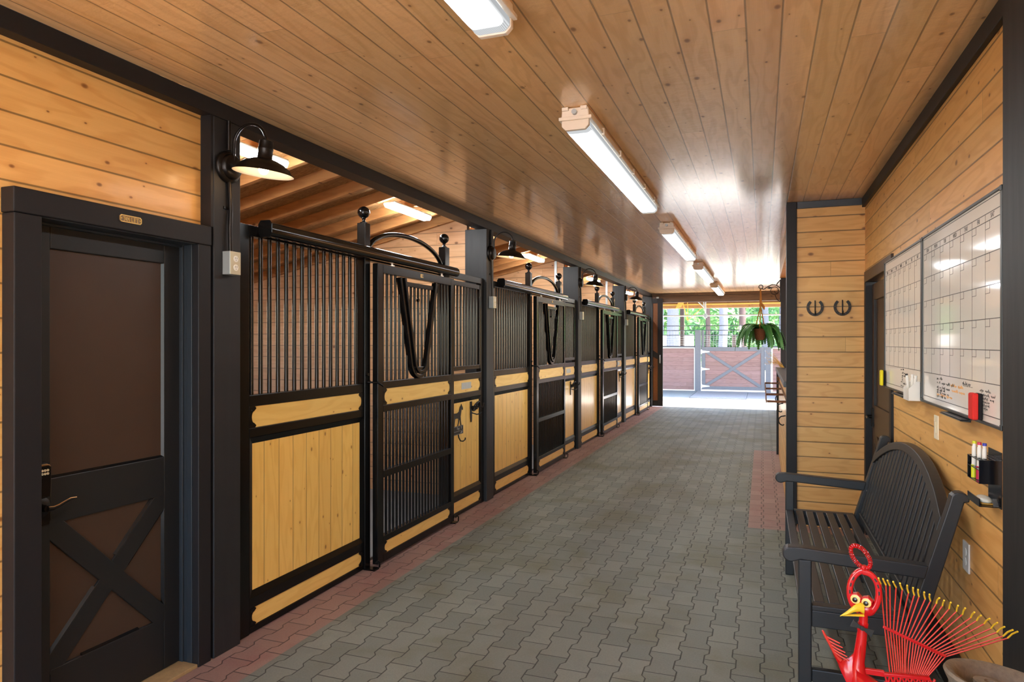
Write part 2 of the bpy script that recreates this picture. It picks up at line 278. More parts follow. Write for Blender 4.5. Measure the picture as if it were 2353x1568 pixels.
# ------------------------------------------------------------------ mesh builder
ORG = {}
class MB:
    def __init__(s): s.v = []; s.f = []; s.sm = []
    def add(s, vs, fs, smooth=False):
        b = len(s.v); s.v += [tuple(p) for p in vs]
        for f in fs: s.f.append(tuple(b + i for i in f)); s.sm.append(smooth)
        return s
    def box(s, x0, x1, y0, y1, z0, z1):
        if x0 > x1: x0, x1 = x1, x0
        if y0 > y1: y0, y1 = y1, y0
        if z0 > z1: z0, z1 = z1, z0
        return s.add([(x0, y0, z0), (x1, y0, z0), (x1, y1, z0), (x0, y1, z0), (x0, y0, z1), (x1, y0, z1), (x1, y1, z1), (x0, y1, z1)],
              [(0, 3, 2, 1), (4, 5, 6, 7), (0, 1, 5, 4), (1, 2, 6, 5), (2, 3, 7, 6), (3, 0, 4, 7)])
    def obox(s, c, ex, ey, ez):
        """box from centre and three half-extent vectors"""
        c, ex, ey, ez = map(Vector, (c, ex, ey, ez))
        if ex.cross(ey).dot(ez) < 0: ex = -ex
        P = [c + a * ex + b * ey + d * ez for d in (-1, 1) for a, b in ((-1, -1), (1, -1), (1, 1), (-1, 1))]
        return s.add(P, [(0, 3, 2, 1), (4, 5, 6, 7), (0, 1, 5, 4), (1, 2, 6, 5), (2, 3, 7, 6), (3, 0, 4, 7)])
    def bar(s, p, q, w, t, up=(1, 0, 0)):
        """rectangular bar from p to q; w across, t along 'up'"""
        p, q, up = Vector(p), Vector(q), Vector(up).normalized()
        d = (q - p); sd = d.cross(up).normalized()
        return s.obox((p + q) / 2, d / 2, sd * w / 2, up * t / 2)
    def tube(s, pts, r, n=12, closed=False, caps=True, r_end=None):
        pts = [Vector(p) for p in pts]; N = len(pts); rings = []
        t0 = (pts[1] - pts[0]).normalized()
        ref = Vector((0, 0, 1)) if abs(t0.z) < 0.9 else Vector((1, 0, 0))
        nrm = t0.cross(ref).normalized(); prev = t0
        for i, p in enumerate(pts):
            if closed: tg = (pts[(i + 1) % N] - pts[i - 1]).normalized()
            elif i == 0: tg = t0
            elif i == N - 1: tg = (pts[i] - pts[i - 1]).normalized()
            else: tg = ((pts[i + 1] - pts[i]).normalized() + (pts[i] - pts[i - 1]).normalized()).normalized()
            ax = prev.cross(tg)
            if ax.length > 1e-7:
                nrm = (Matrix.Rotation(prev.angle(tg), 3, ax.normalized()) @ nrm)
            nrm = (nrm - tg * nrm.dot(tg)).normalized(); prev = tg
            bn = tg.cross(nrm)
            rr = r[i] if isinstance(r, (list, tuple)) else (r if r_end is None else r + (r_end - r) * i / (N - 1))
            rings.append([p + (nrm * math.cos(2 * PI * k / n) + bn * math.sin(2 * PI * k / n)) * rr for k in range(n)])
        vs = [p for rg in rings for p in rg]; fs = []
        for i in range(N if closed else N - 1):
            a, b = i * n, ((i + 1) % N) * n
            for k in range(n): fs.append((a + k, a + (k + 1) % n, b + (k + 1) % n, b + k))
        s.add(vs, fs, True)
        if caps and not closed:
            s.add(rings[0], [tuple(reversed(range(n)))]); s.add(rings[-1], [tuple(range(n))])
        return s
    def sweep(s, pts, prof, side, caps=True):
        """sweep a closed 2D profile (a along in-plane normal, b along 'side') along points lying in a plane with normal 'side'"""
        pts = [Vector(p) for p in pts]; side = Vector(side).normalized(); n = len(prof); vs = []
        for i, p in enumerate(pts):
            if i == 0: tg = pts[1] - pts[0]
            elif i == len(pts) - 1: tg = pts[i] - pts[i - 1]
            else: tg = (pts[i + 1] - pts[i]).normalized() + (pts[i] - pts[i - 1]).normalized()
            tg = tg.normalized(); nr = side.cross(tg).normalized()
            for a, b in prof: vs.append(p + nr * a + side * b)
        fs = []
        for i in range(len(pts) - 1):
            for k in range(n): fs.append((i * n + k, i * n + (k + 1) % n, (i + 1) * n + (k + 1) % n, (i + 1) * n + k))
        s.add(vs, fs)
        if caps:
            s.add(vs[:n], [tuple(reversed(range(n)))]); s.add(vs[-n:], [tuple(range(n))])
        return s
    def cyl(s, c, r, h, axis='z', n=20, r2=None):
        ax = dict(x=Vector((1, 0, 0)), y=Vector((0, 1, 0)), z=Vector((0, 0, 1))).get(axis) if isinstance(axis, str) else Vector(axis).normalized()
        c = Vector(c)
        return s.tube([c, c + ax * h], [r, r if r2 is None else r2], n)
    def lathe(s, prof, M=None, n=28, smooth=True):
        """prof: list of (r, z) about the z axis, placed by matrix M"""
        M = M or Matrix(); vs = []; fs = []
        for r, z in prof:
            for k in range(n):
                vs.append(M @ Vector((r * math.cos(2 * PI * k / n), r * math.sin(2 * PI * k / n), z)))
        for i in range(len(prof) - 1):
            for k in range(n):
                fs.append((i * n + k, i * n + (k + 1) % n, (i + 1) * n + (k + 1) % n, (i + 1) * n + k))
        return s.add(vs, fs, smooth)
    def sphere(s, c, r, n=20, m=12, sc=(1, 1, 1)):
        prof = [(max(1e-5, r * math.sin(PI * i / m)), -r * math.cos(PI * i / m)) for i in range(m + 1)]
        return s.lathe(prof, Matrix.Translation(Vector(c)) @ Matrix.Diagonal((sc[0], sc[1], sc[2], 1)), n)
    def prism(s, poly, t, origin, U, V, W=None):
        """extrude a 2D polygon (counter-clockwise in U,V) from origin plane by t along W (= U x V by default)"""
        o, U, V = Vector(origin), Vector(U), Vector(V); W = (Vector(W) if W else U.cross(V)).normalized() * t
        n = len(poly); a = [o + U * p + V * q for p, q in poly]; b = [p + W for p in a]
        fs = [tuple(reversed(range(n))), tuple(range(n, 2 * n))] + [(i, (i + 1) % n, n + (i + 1) % n, n + i) for i in range(n)]
        return s.add(a + b, fs)
    def text(s, body, size, origin, U, V, depth=0.001, align='CENTER'):
        cu = bpy.data.curves.new('lettering', 'FONT'); cu.body = body; cu.size = size; cu.align_x = align; cu.align_y = 'CENTER'; cu.extrude = depth; cu.resolution_u = 3
        ob = bpy.data.objects.new('lettering', cu); me = bpy.data.meshes.new_from_object(ob)
        o, U, V = Vector(origin), Vector(U), Vector(V); W = U.cross(V)
        s.add([o + U * v.co.x + V * v.co.y + W * (v.co.z + depth) for v in me.vertices], [tuple(p.vertices) for p in me.polygons])
        bpy.data.objects.remove(ob); bpy.data.curves.remove(cu); bpy.data.meshes.remove(me)
        return s
    def build(s, name, mat, parent=None, bevel=0.0, loc=None, seg=2):
        org = Vector(loc) if loc is not None else (ORG[parent.name] if parent is not None else Vector((0, 0, 0)))
        me = bpy.data.meshes.new(name)
        me.from_pydata([tuple(Vector(p) - org) for p in s.v], [], s.f)
        me.polygons.foreach_set('use_smooth', s.sm)
        if any(s.sm):
            try: me.set_sharp_from_angle(angle=math.radians(48))
            except Exception: pass
        me.materials.append(MAT[mat] if isinstance(mat, str) else mat); me.update()
        o = bpy.data.objects.new(name, me); COL.objects.link(o)
        if parent is not None: o.parent = parent
        elif loc is not None: o.location = org
        ORG[o.name] = org
        if bevel:
            b = o.modifiers.new('edge', 'BEVEL'); b.width = bevel; b.segments = seg; b.limit_method = 'ANGLE'; b.angle_limit = math.radians(40); b.harden_normals = False
        return o

def tag(o, label, cat=None, group=None, kind=None):
    o['label'] = label
    if cat: o['category'] = cat
    if group: o['group'] = group
    if kind: o['kind'] = kind
    return o
def thing(name, loc, label, cat, group=None, kind=None):
    o = bpy.data.objects.new(name, None); COL.objects.link(o); o.location = loc; o.empty_display_size = 0.1
    ORG[o.name] = Vector(loc)
    return tag(o, label, cat, group, kind)
KIDS = {}
def kids(o): return [c for c in COL.objects if c.parent == o]
def copy_tree(o, offset=None, label=None, parent=None, cache=None):
    if cache is None:
        cache = {}
        for c in COL.objects:
            if c.parent is not None: cache.setdefault(c.parent.name, []).append(c)
    r = o.copy(); COL.objects.link(r); r.parent = parent
    if offset is not None: r.location = o.location + Vector(offset)
    if label: r['label'] = label
    ORG[r.name] = ORG[o.name] + (Vector(offset) if offset is not None else Vector())
    for c in cache.get(o.name, []): copy_tree(c, None, None, r, cache)
    return r
def struct(name, mb, mat, label, cat, bevel=0.0):
    return tag(mb.build(name, mat, None, bevel), label, cat, kind='structure')

# ------------------------------------------------------------------ camera
F_PX, CX, VX, VY, H = 1569.0, 1176.5, 1752.0, 788.0, 1.61
TH = math.atan((VX - CX) / F_PX); CT, ST = math.cos(TH), math.sin(TH)
cam = bpy.data.cameras.new('camera'); cam.sensor_width = 36.0; cam.lens = 36.0 * F_PX / 2353.0; cam.clip_start = 0.02; cam.clip_end = 400
cam.shift_y = (VY - 784.0) / 2353.0
co = bpy.data.objects.new('camera', cam); COL.objects.link(co)
co.location = (0, 0, H); co.rotation_euler = (PI / 2, 0, TH); scene.camera = co
def at(px, py, Y):
    """photo pixel -> point at distance Y down the aisle"""
    a = (px - CX) / F_PX; b = -(py - VY) / F_PX
    rx, ry = a * CT - ST, a * ST + CT; t = Y / ry
    return Vector((rx * t, Y, H + b * t))

# ------------------------------------------------------------------ the shell
P = -2.62            # front of the posts
S = -2.65            # front of the fixed stall fronts
CEIL = 2.85
PITCH = 3.66
Y0 = 2.74            # first post
YEND = 17.45
XR = 0.825

struct('floor', MB().box(-6.5, 3.3, -2, YEND, -0.12, 0.0), 'paver', 'interlocking grey concrete paver floor with red bands along the stalls', 'floor')
struct('ceiling', MB().box(P, 3.3, -2, YEND, CEIL, CEIL + 0.06), 'ceiling', 'varnished pine board ceiling over the aisle', 'ceiling')
m = MB(); m.box(-2.84, -2.69, -2, 1.845, 0, CEIL); m.box(-2.84, -2.69, 2.655, 2.745, 0, CEIL); m.box(-2.84, -2.69, 1.845, 2.655, 2.105, CEIL)
struct('wall_left', m, 'wall_y', 'yellow pine board wall around the toilet door', 'wall')
m = MB(); m.box(-2.69, P, -2, YEND, 2.768, CEIL); m.box(-2.80, -2.692, 2.75, YEND, 2.79, CEIL + 0.5)
struct('trim_1', m, 'black_paint', 'black header beam above the stall fronts', 'beam', 0.003)
struct('wall_toilet', MB().box(-6.4, -2.845, 2.78, 2.85, 0, 3.0), 'stall_wall', 'pine board end wall of the first stall', 'wall')

def pillar(k):
    y = Y0 + PITCH * k; w = 0.187 if k < 4 else 0.10
    m = MB(); m.box(-2.86, P, y, y + w, 0, 2.767)
    o = struct('pillar', m, 'post_black', ['black timber post beside the toilet door', 'second black timber post, between the first and second stall',
        'third black timber post along the stalls', 'fourth black timber post along the stalls', 'black timber post at the far end of the stalls'][k], 'post', 0.004)
for k in range(5): pillar(k)
struct('trim_2', MB().box(-2.69, P - 0.003, 2.722, 2.738, 2.2, 2.767), 'black_paint', 'thin black strip where the pine wall meets the first post', 'trim')
for k in range(1, 5):
    y = Y0 + PITCH * k
    m = MB(); m.box(-6.4, -2.862, y + 0.05, y + 0.12, 0, 2.9)
    struct('wall_stall', m, 'stall_wall', 'horizontal pine board partition at the far side of stall %s' % ['one', 'two', 'three', 'four'][k - 1], 'wall')
m = MB()
for k in range(4):
    a, b = 2.85 + PITCH * k, 2.85 + PITCH * (k + 1); c = (a + b) / 2
    m.box(-6.5, -6.4, a, b, 0, 1.25); m.box(-6.5, -6.4, a, c - 0.6, 1.25, 2.05); m.box(-6.5, -6.4, c + 0.6, b, 1.25, 2.05); m.box(-6.5, -6.4, a, b, 2.05, 2.6)  # window gaps added so sky light reaches the stalls
struct('wall_back', m, 'stall_back', 'pine board outer wall of the stalls with window openings added for daylight', 'wall')
for k in range(4):
    m = MB(); m.box(-6.38, -2.72, 2.86 + PITCH * k, 2.86 + PITCH * (k + 1) - 0.08, 0.0, 0.02)
    struct('floor', m, 'rubber', 'grey rubber stall floor behind stall front %s' % ['one', 'two', 'three', 'four'][k], 'floor')
SL = 0.22
def rz(x): return 2.95 + SL * (x + 2.62)
m = MB(); x0, x1 = -6.6, -2.80
m.add([(x0, 2.7, rz(x0) + .092), (x1, 2.7, rz(x1) + .092), (x1, YEND, rz(x1) + .092), (x0, YEND, rz(x0) + .092),
       (x0, 2.7, rz(x0) + .12), (x1, 2.7, rz(x1) + .12), (x1, YEND, rz(x1) + .12), (x0, YEND, rz(x0) + .12)],
      [(0, 3, 2, 1), (4, 5, 6, 7), (0, 1, 5, 4), (1, 2, 6, 5), (2, 3, 7, 6), (3, 0, 4, 7)])
struct('ceiling', m, 'osb', 'sloping strand board roof deck above the stalls', 'ceiling')
for k in (2, 3):
    y = Y0 + PITCH * k + .049
    tag(MB().box(-3.01, -2.97, y - .012, y - .001, 2.1, 2.88).build('mounting_strip', 'grey_metal', None, .001), 'pale vertical metal strip on the pine partition above the %s stall' % ('second' if k == 2 else 'third'), 'strip', 'metal strips on the stall partitions')
i = 0; y = 3.15
while y < YEND - 0.3:
    m = MB(); xa, xb = -6.39, -2.81
    m.add([(xa, y, rz(xa)), (xb, y, rz(xb)), (xb, y + .04, rz(xb)), (xa, y + .04, rz(xa)),
           (xa, y, rz(xa) + .090), (xb, y, rz(xb) + .090), (xb, y + .04, rz(xb) + .090), (xa, y + .04, rz(xa) + .090)],
          [(0, 3, 2, 1), (4, 5, 6, 7), (0, 1, 5, 4), (1, 2, 6, 5), (2, 3, 7, 6), (3, 0, 4, 7)])
    o = m.build('rafter', 'rafter', None)
    tag(o, 'sloping pine rafter under the strand board stall roof', 'rafter', 'pine rafters above the stalls', 'structure')
    y += 0.406
m = MB().box(-2.83, -2.69, -2, YEND, CEIL + 0.5, CEIL + 0.6)
# right side
m = MB(); m.box(XR, XR + 0.12, -2, 5.17, 0, CEIL); m.box(XR, XR + 0.12, 5.17, 6.525, 2.14, CEIL); m.box(XR, XR + 0.12, 6.46, 6.525, 0, 2.14)
struct('wall_right', m, 'wall_y', 'yellow pine board wall behind the bench and whiteboards', 'wall')
struct('baseboard_right', MB().box(XR - 0.018, XR, 2.6, 5.16, 0, 0.22), 'black_paint', 'tall black baseboard under the pine wall behind the bench', 'baseboard', 0.003)
m = MB(); m.box(XR - 0.025, XR, 2.65, 6.52, 2.77, CEIL)
struct('trim_3', m, 'black_paint', 'black beam along the ceiling above the whiteboards', 'beam', 0.003)
m = MB(); m.box(XR - 0.0165, XR, 2.72, 2.875, 0, 2.768)
struct('trim_4', m, 'black_paint', 'wide black board beside the whiteboard', 'trim', 0.003)
m = MB(); m.box(0.755, XR - 0.001, 2.40, 2.715, 0, CEIL)
struct('pillar', m, 'post_black', 'black timber post nearest the whiteboards', 'post', 0.004)
# partition with horseshoes
m = MB(); m.box(0.285, XR, 6.527, 6.66, 0, 2.79)
struct('wall_partition', m, 'wall_x', 'narrow pine board partition with two horseshoe hooks', 'wall')
m = MB(); m.box(0.20, 0.284, 6.50, 6.66, 0, CEIL)
struct('pillar', m, 'black_paint', 'black post at the aisle end of the pine partition', 'post', 0.003)
m = MB(); m.box(0.286, XR - 0.026, 6.505, 6.527, 2.79, CEIL)
struct('trim_5', m, 'jamb', 'blue black beam across the top of the partition', 'beam', 0.003)
# counter bay behind the partition
m = MB(); m.box(0.22, 0.32, 6.662, 10.54, 0, 1.20)
struct('wall_counter', m, 'wall_y', 'low pine wall under the dark counter', 'wall')
m = MB(); m.box(0.18, 0.52, 6.662, 10.7, 1.205, 1.255)
tag(m.build('counter', 'counter', None, 0.005), 'dark grey counter top on the low pine wall past the partition', 'counter')
struct('trim_6', MB().box(0.19, 0.33, 10.542, 10.62, 0, 1.203), 'black_paint', 'black trim on the far end of the low counter wall', 'trim')
struct('pillar', MB().box(0.246, 0.33, 10.5, 10.6, 1.256, 2.535), 'post_black', 'black post standing on the far end of the counter', 'post', 0.003)
struct('trim_7', MB().box(0.235, 0.33, 6.662, 10.62, 2.54, CEIL), 'wall_y', 'pine header boards above the counter opening', 'trim')
m = MB(); m.box(3.2, 3.3, 6.5, 7.0, 0, CEIL); m.box(3.2, 3.3, 10.5, 10.9, 0, CEIL); m.box(3.2, 3.3, 7.0, 10.5, 2.4, CEIL); m.box(XR + .12, 3.2, 6.53, 6.66, 0, CEIL); m.box(0.46, 3.2, 10.75, 10.88, 0, CEIL)  # out of view; outer side opened to let daylight in
struct('wall_bay', m, 'wall_y', 'unseen pine bay walls behind the counter with an opening added for daylight', 'wall')
m = MB(); m.box(0.46, 0.6, 10.88, YEND, 0, CEIL)
struct('wall_far_right', m, 'wall_y', 'pine wall between the counter bay and the far opening', 'wall')
# far end
m = MB(); m.box(-2.62, 0.6, YEND - 0.02, YEND + 0.10, 2.62, 2.79); m.box(-2.62, 0.6, YEND + 0.02, YEND + 0.10, 2.79, 3.2)
struct('trim_8', m, 'beam_brown', 'weathered brown beam over the far opening', 'beam', 0.004)
struct('trim_9', MB().box(-2.62, 0.6, YEND - 0.05, YEND - 0.021, 2.79, CEIL), 'beam_brown', 'thin dark strip where the ceiling meets the far beam', 'trim')
struct('wall_end', MB().box(-6.5, -2.62, YEND, YEND + 0.1, 0, 3.1), 'beam_brown', 'end wall of the stalls beside the far opening', 'wall')
# near end, behind the camera: unseen doorway added close by for sky fill
m = MB(); m.box(-2.69, -2.55, -2.1, -2, 0, CEIL); m.box(0.7, XR, -2.1, -2, 0, CEIL); m.box(-2.55, .7, -2.1, -2, 2.75, CEIL)
struct('wall_near', m, 'wall_y', 'unseen pine wall with a near doorway opened for daylight', 'wall')
# barn roof over everything (keeps the sun off the aisle)
m = MB(); m.box(-6.9, 4.2, -2.4, YEND + 0.15, 3.45, 3.55)
struct('ceiling', m, 'beam_brown', 'underside of the barn roof', 'roof')

# ------------------------------------------------------------------ toilet door
d = thing('door_1', (-2.73, 2.25, 0), 'dark brown toilet door with a black X brace and frame', 'door', kind='structure')
DX = -2.735
m = MB(); m.box(DX - 0.04, DX - 0.012, 1.86, 2.64, 0.03, 2.09); m.build('door_panel', 'door_brown', d)
m = MB(); zt, zm1, zm0, zb0 = 1.995, 1.055, 0.865, 0.27; ya, yb = 1.972, 2.538
m.box(DX - 0.04, DX, 1.855, ya, 0.02, 2.095); m.box(DX - 0.04, DX, yb, 2.64, 0.02, 2.095)
m.box(DX - 0.04, DX, ya, yb, zt, 2.095); m.box(DX - 0.04, DX, ya, yb, zm0, zm1); m.box(DX - 0.04, DX, ya, yb, 0.02, zb0)
m.build('door_frame', 'door_black', d, 0.004)
m = MB(); hw = 0.045
def clipbrace(y0, z0, y1, z1):
    dy, dz = y1 - y0, z1 - z0; l = math.hypot(dy, dz); ny, nz = -dz / l * hw, dy / l * hw
    poly = [(y0 + ny, z0 + nz), (y0 - ny, z0 - nz), (y1 - ny, z1 - nz), (y1 + ny, z1 + nz)]
    return poly
for i_, pl in enumerate((clipbrace(ya - .01, zm0 + .01, yb + .01, zb0 - .01), clipbrace(ya - .01, zb0 - .01, yb + .01, zm0 + .01))):
    m.prism(pl, 0.0118 - 0.0005 * i_, (DX - 0.012, 0, 0), (0, 1, 0), (0, 0, 1))
m.build('cross_brace', 'door_black', d, 0.003)
def bead(p, q, inw):  # glossy strips added on door edges meant to catch a highlight
    p, q, n_ = Vector((DX - .0005, *p)), Vector((DX - .0005, *q)), Vector((0, *inw)).normalized() * .009
    lo = Vector((-.0115, 0, 0)); m = MB()
    m.add([p, q, q + n_ + lo, p + n_ + lo, p + lo, q + lo], [(0, 1, 2, 3), (0, 3, 4), (1, 5, 2), (4, 3, 2, 5), (0, 4, 5, 1)]); return m
bx_ = [((ya, zm1), (yb, zm1), (0, 1)), ((yb, zm1), (yb, zt), (-1, 0)), ((yb, .33), (yb, .81), (-1, 0)), ((ya + .14, zb0), (yb - .14, zb0), (0, 1))]
cy_, cz_ = (ya + yb) / 2, (zm0 + zb0) / 2; ux, uz = yb - ya, zm0 - zb0; ul = math.hypot(ux, uz); ux, uz = ux / ul, uz / ul; px_, pz_ = -uz * hw, ux * hw
for t0, t1, sg, dr_ in ((-.40, -.075, 1, 1), (.075, .36, 1, 1), (-.36, -.075, -1, -1), (.075, .36, -1, 1)):
    if dr_ > 0: a_ = (cy_ + ux * t0 - uz * 0 + px_ * sg, cz_ + uz * t0 + pz_ * sg); b_ = (cy_ + ux * t1 + px_ * sg, cz_ + uz * t1 + pz_ * sg); bx_.append((a_, b_, (px_ * sg, pz_ * sg)))
for i_, (a_, b_, c_) in enumerate(bx_):
    if b_[0] < ya or a_[0] > yb: continue
    bead(a_, b_, c_).build('panel_bead', 'black_metal', d)
m = MB(); m.box(P - 0.07, P, 1.752, 1.857, 0, 2.10); m.build('casing', 'black_paint', d, 0.004)
m = MB(); m.box(P - 0.07, P, 2.64, 2.72, 0, 2.10); m.build('casing', 'black_paint', d, 0.004)
m = MB(); m.box(P - 0.07, P + 0.003, 1.748, 2.722, 2.101, 2.197); m.build('casing', 'black_paint', d, 0.004)
m = MB(); m.box(-2.80, P - 0.012, 2.642, 2.652, 0, 2.10); m.box(-2.75, -2.715, 2.63, 2.642, 0.0, 2.10); m.box(-2.69, -2.66, 2.635, 2.642, 0.0, 2.10)
m.box(-2.80, P - 0.012, 1.847, 1.853, 0, 2.10); m.box(-2.80, P - 0.012, 1.853, 2.642, 2.096, 2.104); m.box(-2.75, -2.715, 1.853, 2.63, 2.085, 2.096)
m.build('door_jamb', 'jamb', d, 0.002)
MAT['sill_wood'] = plain('worn_wood_sill', C(150, 122, 84), 0.7, 0.0, 0.3, 0.3, 0.3, 40.0)
m = MB(); m.box(-2.84, P - 0.005, 1.858, 2.638, 0.0, 0.018); m.build('threshold', 'sill_wood', d, 0.003)
# keypad lock with lever
k = MB(); k.prism([(-.035, .0), (.035, .0), (.038, .06), (.04, .125), (.02, .14), (-.02, .14), (-.04, .125), (-.038, .06)], 0.018, (DX, 1.925, 0.985), (0, 1, 0), (0, 0, 1))
lk = k.build('keypad_lock', 'bronze', d, 0.003)
k = MB(); k.box(DX + .018, DX + .020, 1.893, 1.957, 1.113, 1.117); k.tube([(DX + .018, 1.889, 1.108), (DX + .019, 1.905, 1.119), (DX + .019, 1.945, 1.119), (DX + .018, 1.961, 1.108)], 0.0015, 6)
k.build('lock_trim', 'bronze_edge', lk)
for r_ in range(2):
    for c_ in range(5):
        yy, zz = 1.903 + c_ * 0.0112, 1.094 - r_ * 0.0135
        k = MB(); k.cyl((DX + .018, yy, zz), 0.0047, 0.003, 'x', 14); kb = k.build('button', 'ivory', lk)
k = MB()
for r_ in range(2):
    for c_ in range(5):
        k.text('1234567890'[r_ * 5 + c_], 0.0065, (DX + .0212, 1.903 + c_ * 0.0112, 1.094 - r_ * 0.0135), (0, 1, 0), (0, 0, 1), 0.0002)
k.build('button_numbers', 'ink', lk)
k = MB(); k.cyl((DX + .018, 1.925, 1.055), 0.011, 0.004, 'x', 18); k.build('key_cylinder', 'bronze', lk)
k = MB(); k.lathe([(0.001, 0), (0.042, 0), (0.044, 0.006), (0.03, 0.014), (0.016, 0.018), (0.013, 0.05), (0.001, 0.05)], Matrix.Translation((DX, 1.925, 0.945)) @ Matrix.Rotation(PI / 2, 4, 'Y'), 24)
k.prism([(-.04, -.08), (.04, -.08), (.042, 0.0), (-.042, 0.0)], 0.006, (DX, 1.925, 0.95), (0, 1, 0), (0, 0, 1))
k.build('lever_rose', 'bronze', d)
pts = [(DX + .052, 1.925, .945), (DX + .055, 1.945, .944), (DX + .056, 1.965, .948), (DX + .056, 1.99, .957), (DX + .056, 2.015, .964), (DX + .056, 2.04, .962)]
k = MB(); k.tube(pts, [0.010, 0.009, 0.008, 0.007, 0.006, 0.002], 10); lv = k.build('lever', 'bronze', d)
k = MB(); k.tube([(p[0] + .005, p[1], p[2] + .007) for p in pts], [0.0022] * 6, 6); k.build('lever_edge', 'bronze_edge', lv)

# brass TOILET sign on the head casing
s_ = thing('sign', (P + 0.004, 2.247, 2.153), 'small brass plate reading TOILET above the brown door', 'sign')
def octo(w, h, c): return [(-w + c, -h), (w - c, -h), (w, -h + c), (w, h - c), (w - c, h), (-w + c, h), (-w, h - c), (-w, -h + c)]
m = MB(); m.prism(octo(.056, .0165, .007), 0.003, (P + .0035, 2.247, 2.153), (0, 1, 0), (0, 0, 1)); m.build('plate', 'brass_dark', s_, 0.0008)
m = MB(); o_ = octo(.0555, .016, .007); i_ = octo(.0515, .012, .006)
for q in range(8):
    a, b = o_[q], o_[(q + 1) % 8]; c, e = i_[(q + 1) % 8], i_[q]
    m.prism([a, b, c, e], 0.0018, (P + .0063, 2.247, 2.153), (0, 1, 0), (0, 0, 1))
m.build('rim', 'brass', s_)
m = MB(); hh, sx_ = .0095, P + .0066
SD = [0]
def stroke(u0, u1, v0, v1):
    SD[0] += 1; m.box(sx_, sx_ + .0010 + .00003 * SD[0], 2.247 + u0, 2.247 + u1, 2.1525 + v0, 2.1525 + v1)
def letter_stem(u): stroke(u - .0016, u + .0016, -hh, hh); stroke(u - .0033, u + .0033, -hh, -hh + .0018)
for u in (-.0335, .0335):
    letter_stem(u); stroke(u - .0062, u + .0062, hh - .0022, hh); stroke(u - .0062, u - .0048, hh - .0055, hh - .0022); stroke(u + .0048, u + .0062, hh - .0055, hh - .0022)
ov = [(sx_ + .0007, 2.247 - .0198 + .0052 * math.cos(2 * PI * q / 24), 2.1525 + .0082 * math.sin(2 * PI * q / 24)) for q in range(24)]
m.tube(ov, .0015, 6, closed=True)
letter_stem(-.0082); stroke(-.0115, -.0049, hh - .0018, hh)
letter_stem(.0035); stroke(.0002, .0068, hh - .0018, hh); stroke(.0035, .0104, -hh, -hh + .002); stroke(.0090, .0104, -hh, -hh + .0055)
letter_stem(.0172); stroke(.0139, .0238, hh - .002, hh); stroke(.0172, .0238, -hh, -hh + .002); stroke(.0188, .0216, -.001, .001); stroke(.0224, .0238, hh - .005, hh); stroke(.0224, .0238, -hh, -hh + .005); stroke(.0206, .0218, -.0028, .0028)
m.build('lettering', 'brass', s_)
for yy in (2.2, 2.294): MB().cyl((P + .006, yy, 2.153), .0035, .0015, 'x', 10).build('screw', 'brass', s_)

# ------------------------------------------------------------------ stall fronts
ZR = dict(bot=(0.004, 0.04), b1=(0.04, 0.14), r1=(0.14, 0.20), pan=(0.235, 1.05), r2=(1.085, 1.137), b2=(1.137, 1.257), r3=(1.257, 1.32))
BK = -2.705
def scallop(h, w=0.045):
    """black end plate: straight outer side at u=0, scalloped inner side"""
    pts = [(0, 0), (w, 0), (w + .010, .10 * h), (w - .006, .22 * h)]
    for i in range(9):
        a = -PI / 2 + PI * i / 8
        pts.append((w - .006 - .020 * math.cos(a), h * (.5 + .28 * math.sin(a))))
    pts += [(w - .006, .78 * h), (w + .010, .90 * h), (w, h), (0, h)]
    return pts
def strip_with_brackets(root, x, y0, y1, z0, z1, tag_=''):
    m = MB(); m.box(x - .022, x - .006, y0, y1, z0 + .001, z1 - .001); m.build('wood_strip', 'strip', root)
    h = z1 - z0; sc = scallop(h)
    for sgn, yy in ((1, y0), (-1, y1)):
        m = MB()
        if sgn > 0: m.prism(sc, .005, (x - .006, yy, z0), (0, 1, 0), (0, 0, 1))
        else: m.prism([(-u, v) for u, v in reversed(sc)], .005, (x - .006, yy, z0), (0, 1, 0), (0, 0, 1))
        b = m.build('end_bracket', 'black_metal', root)
        for q in (.2, .8): MB().sphere((x - .0005, yy + sgn * .014, z0 + h * q), .006, 10, 6, (.6, 1, 1)).build('bolt', 'black_metal', b)
def bevel_frame(root, x, y0, y1, z0, z1, w=.034):
    """four mitred sloping lengths around the plank panel"""
    m = MB(); o = [(y0, z0), (y1, z0), (y1, z1), (y0, z1)]; i = [(y0 + w, z0 + w), (y1 - w, z0 + w), (y1 - w, z1 - w), (y0 + w, z1 - w)]
    for q in range(4):
        a, b = o[q], o[(q + 1) % 4]; c, e = i[(q + 1) % 4], i[q]
        vs = [(x + .004, *a), (x + .004, *b), (x - .008, *c), (x - .008, *e), (x - .03, *a), (x - .03, *b), (x - .03, *c), (x - .03, *e)]
        m.add(vs, [(0, 1, 2, 3), (7, 6, 5, 4), (0, 4, 5, 1), (1, 5, 6, 2), (2, 6, 7, 3), (3, 7, 4, 0)])
    return m.build('panel_frame', 'black_metal', root)
def finial_post(root, y0, y1):
    m = MB(); m.box(BK, S + .012, y0, y1, .0, 2.462); p = m.build('finial_post', 'black_metal', root, .004)
    yc, xc = (y0 + y1) / 2, (BK + S + .012) / 2
    prof = [(.001, 0), (.026, 0), (.026, .006), (.014, .012), (.011, .02), (.013, .032), (.018, .036)]
    R = .0435
    for i in range(13):
        a = math.radians(-66 + 156 * i / 12); prof.append((max(1e-4, R * math.cos(a)), .078 + R * math.sin(a)))
    m = MB(); m.lathe(prof, Matrix.Translation((xc, yc, 2.462)), 24); m.build('ball_finial', 'bar_metal', p)

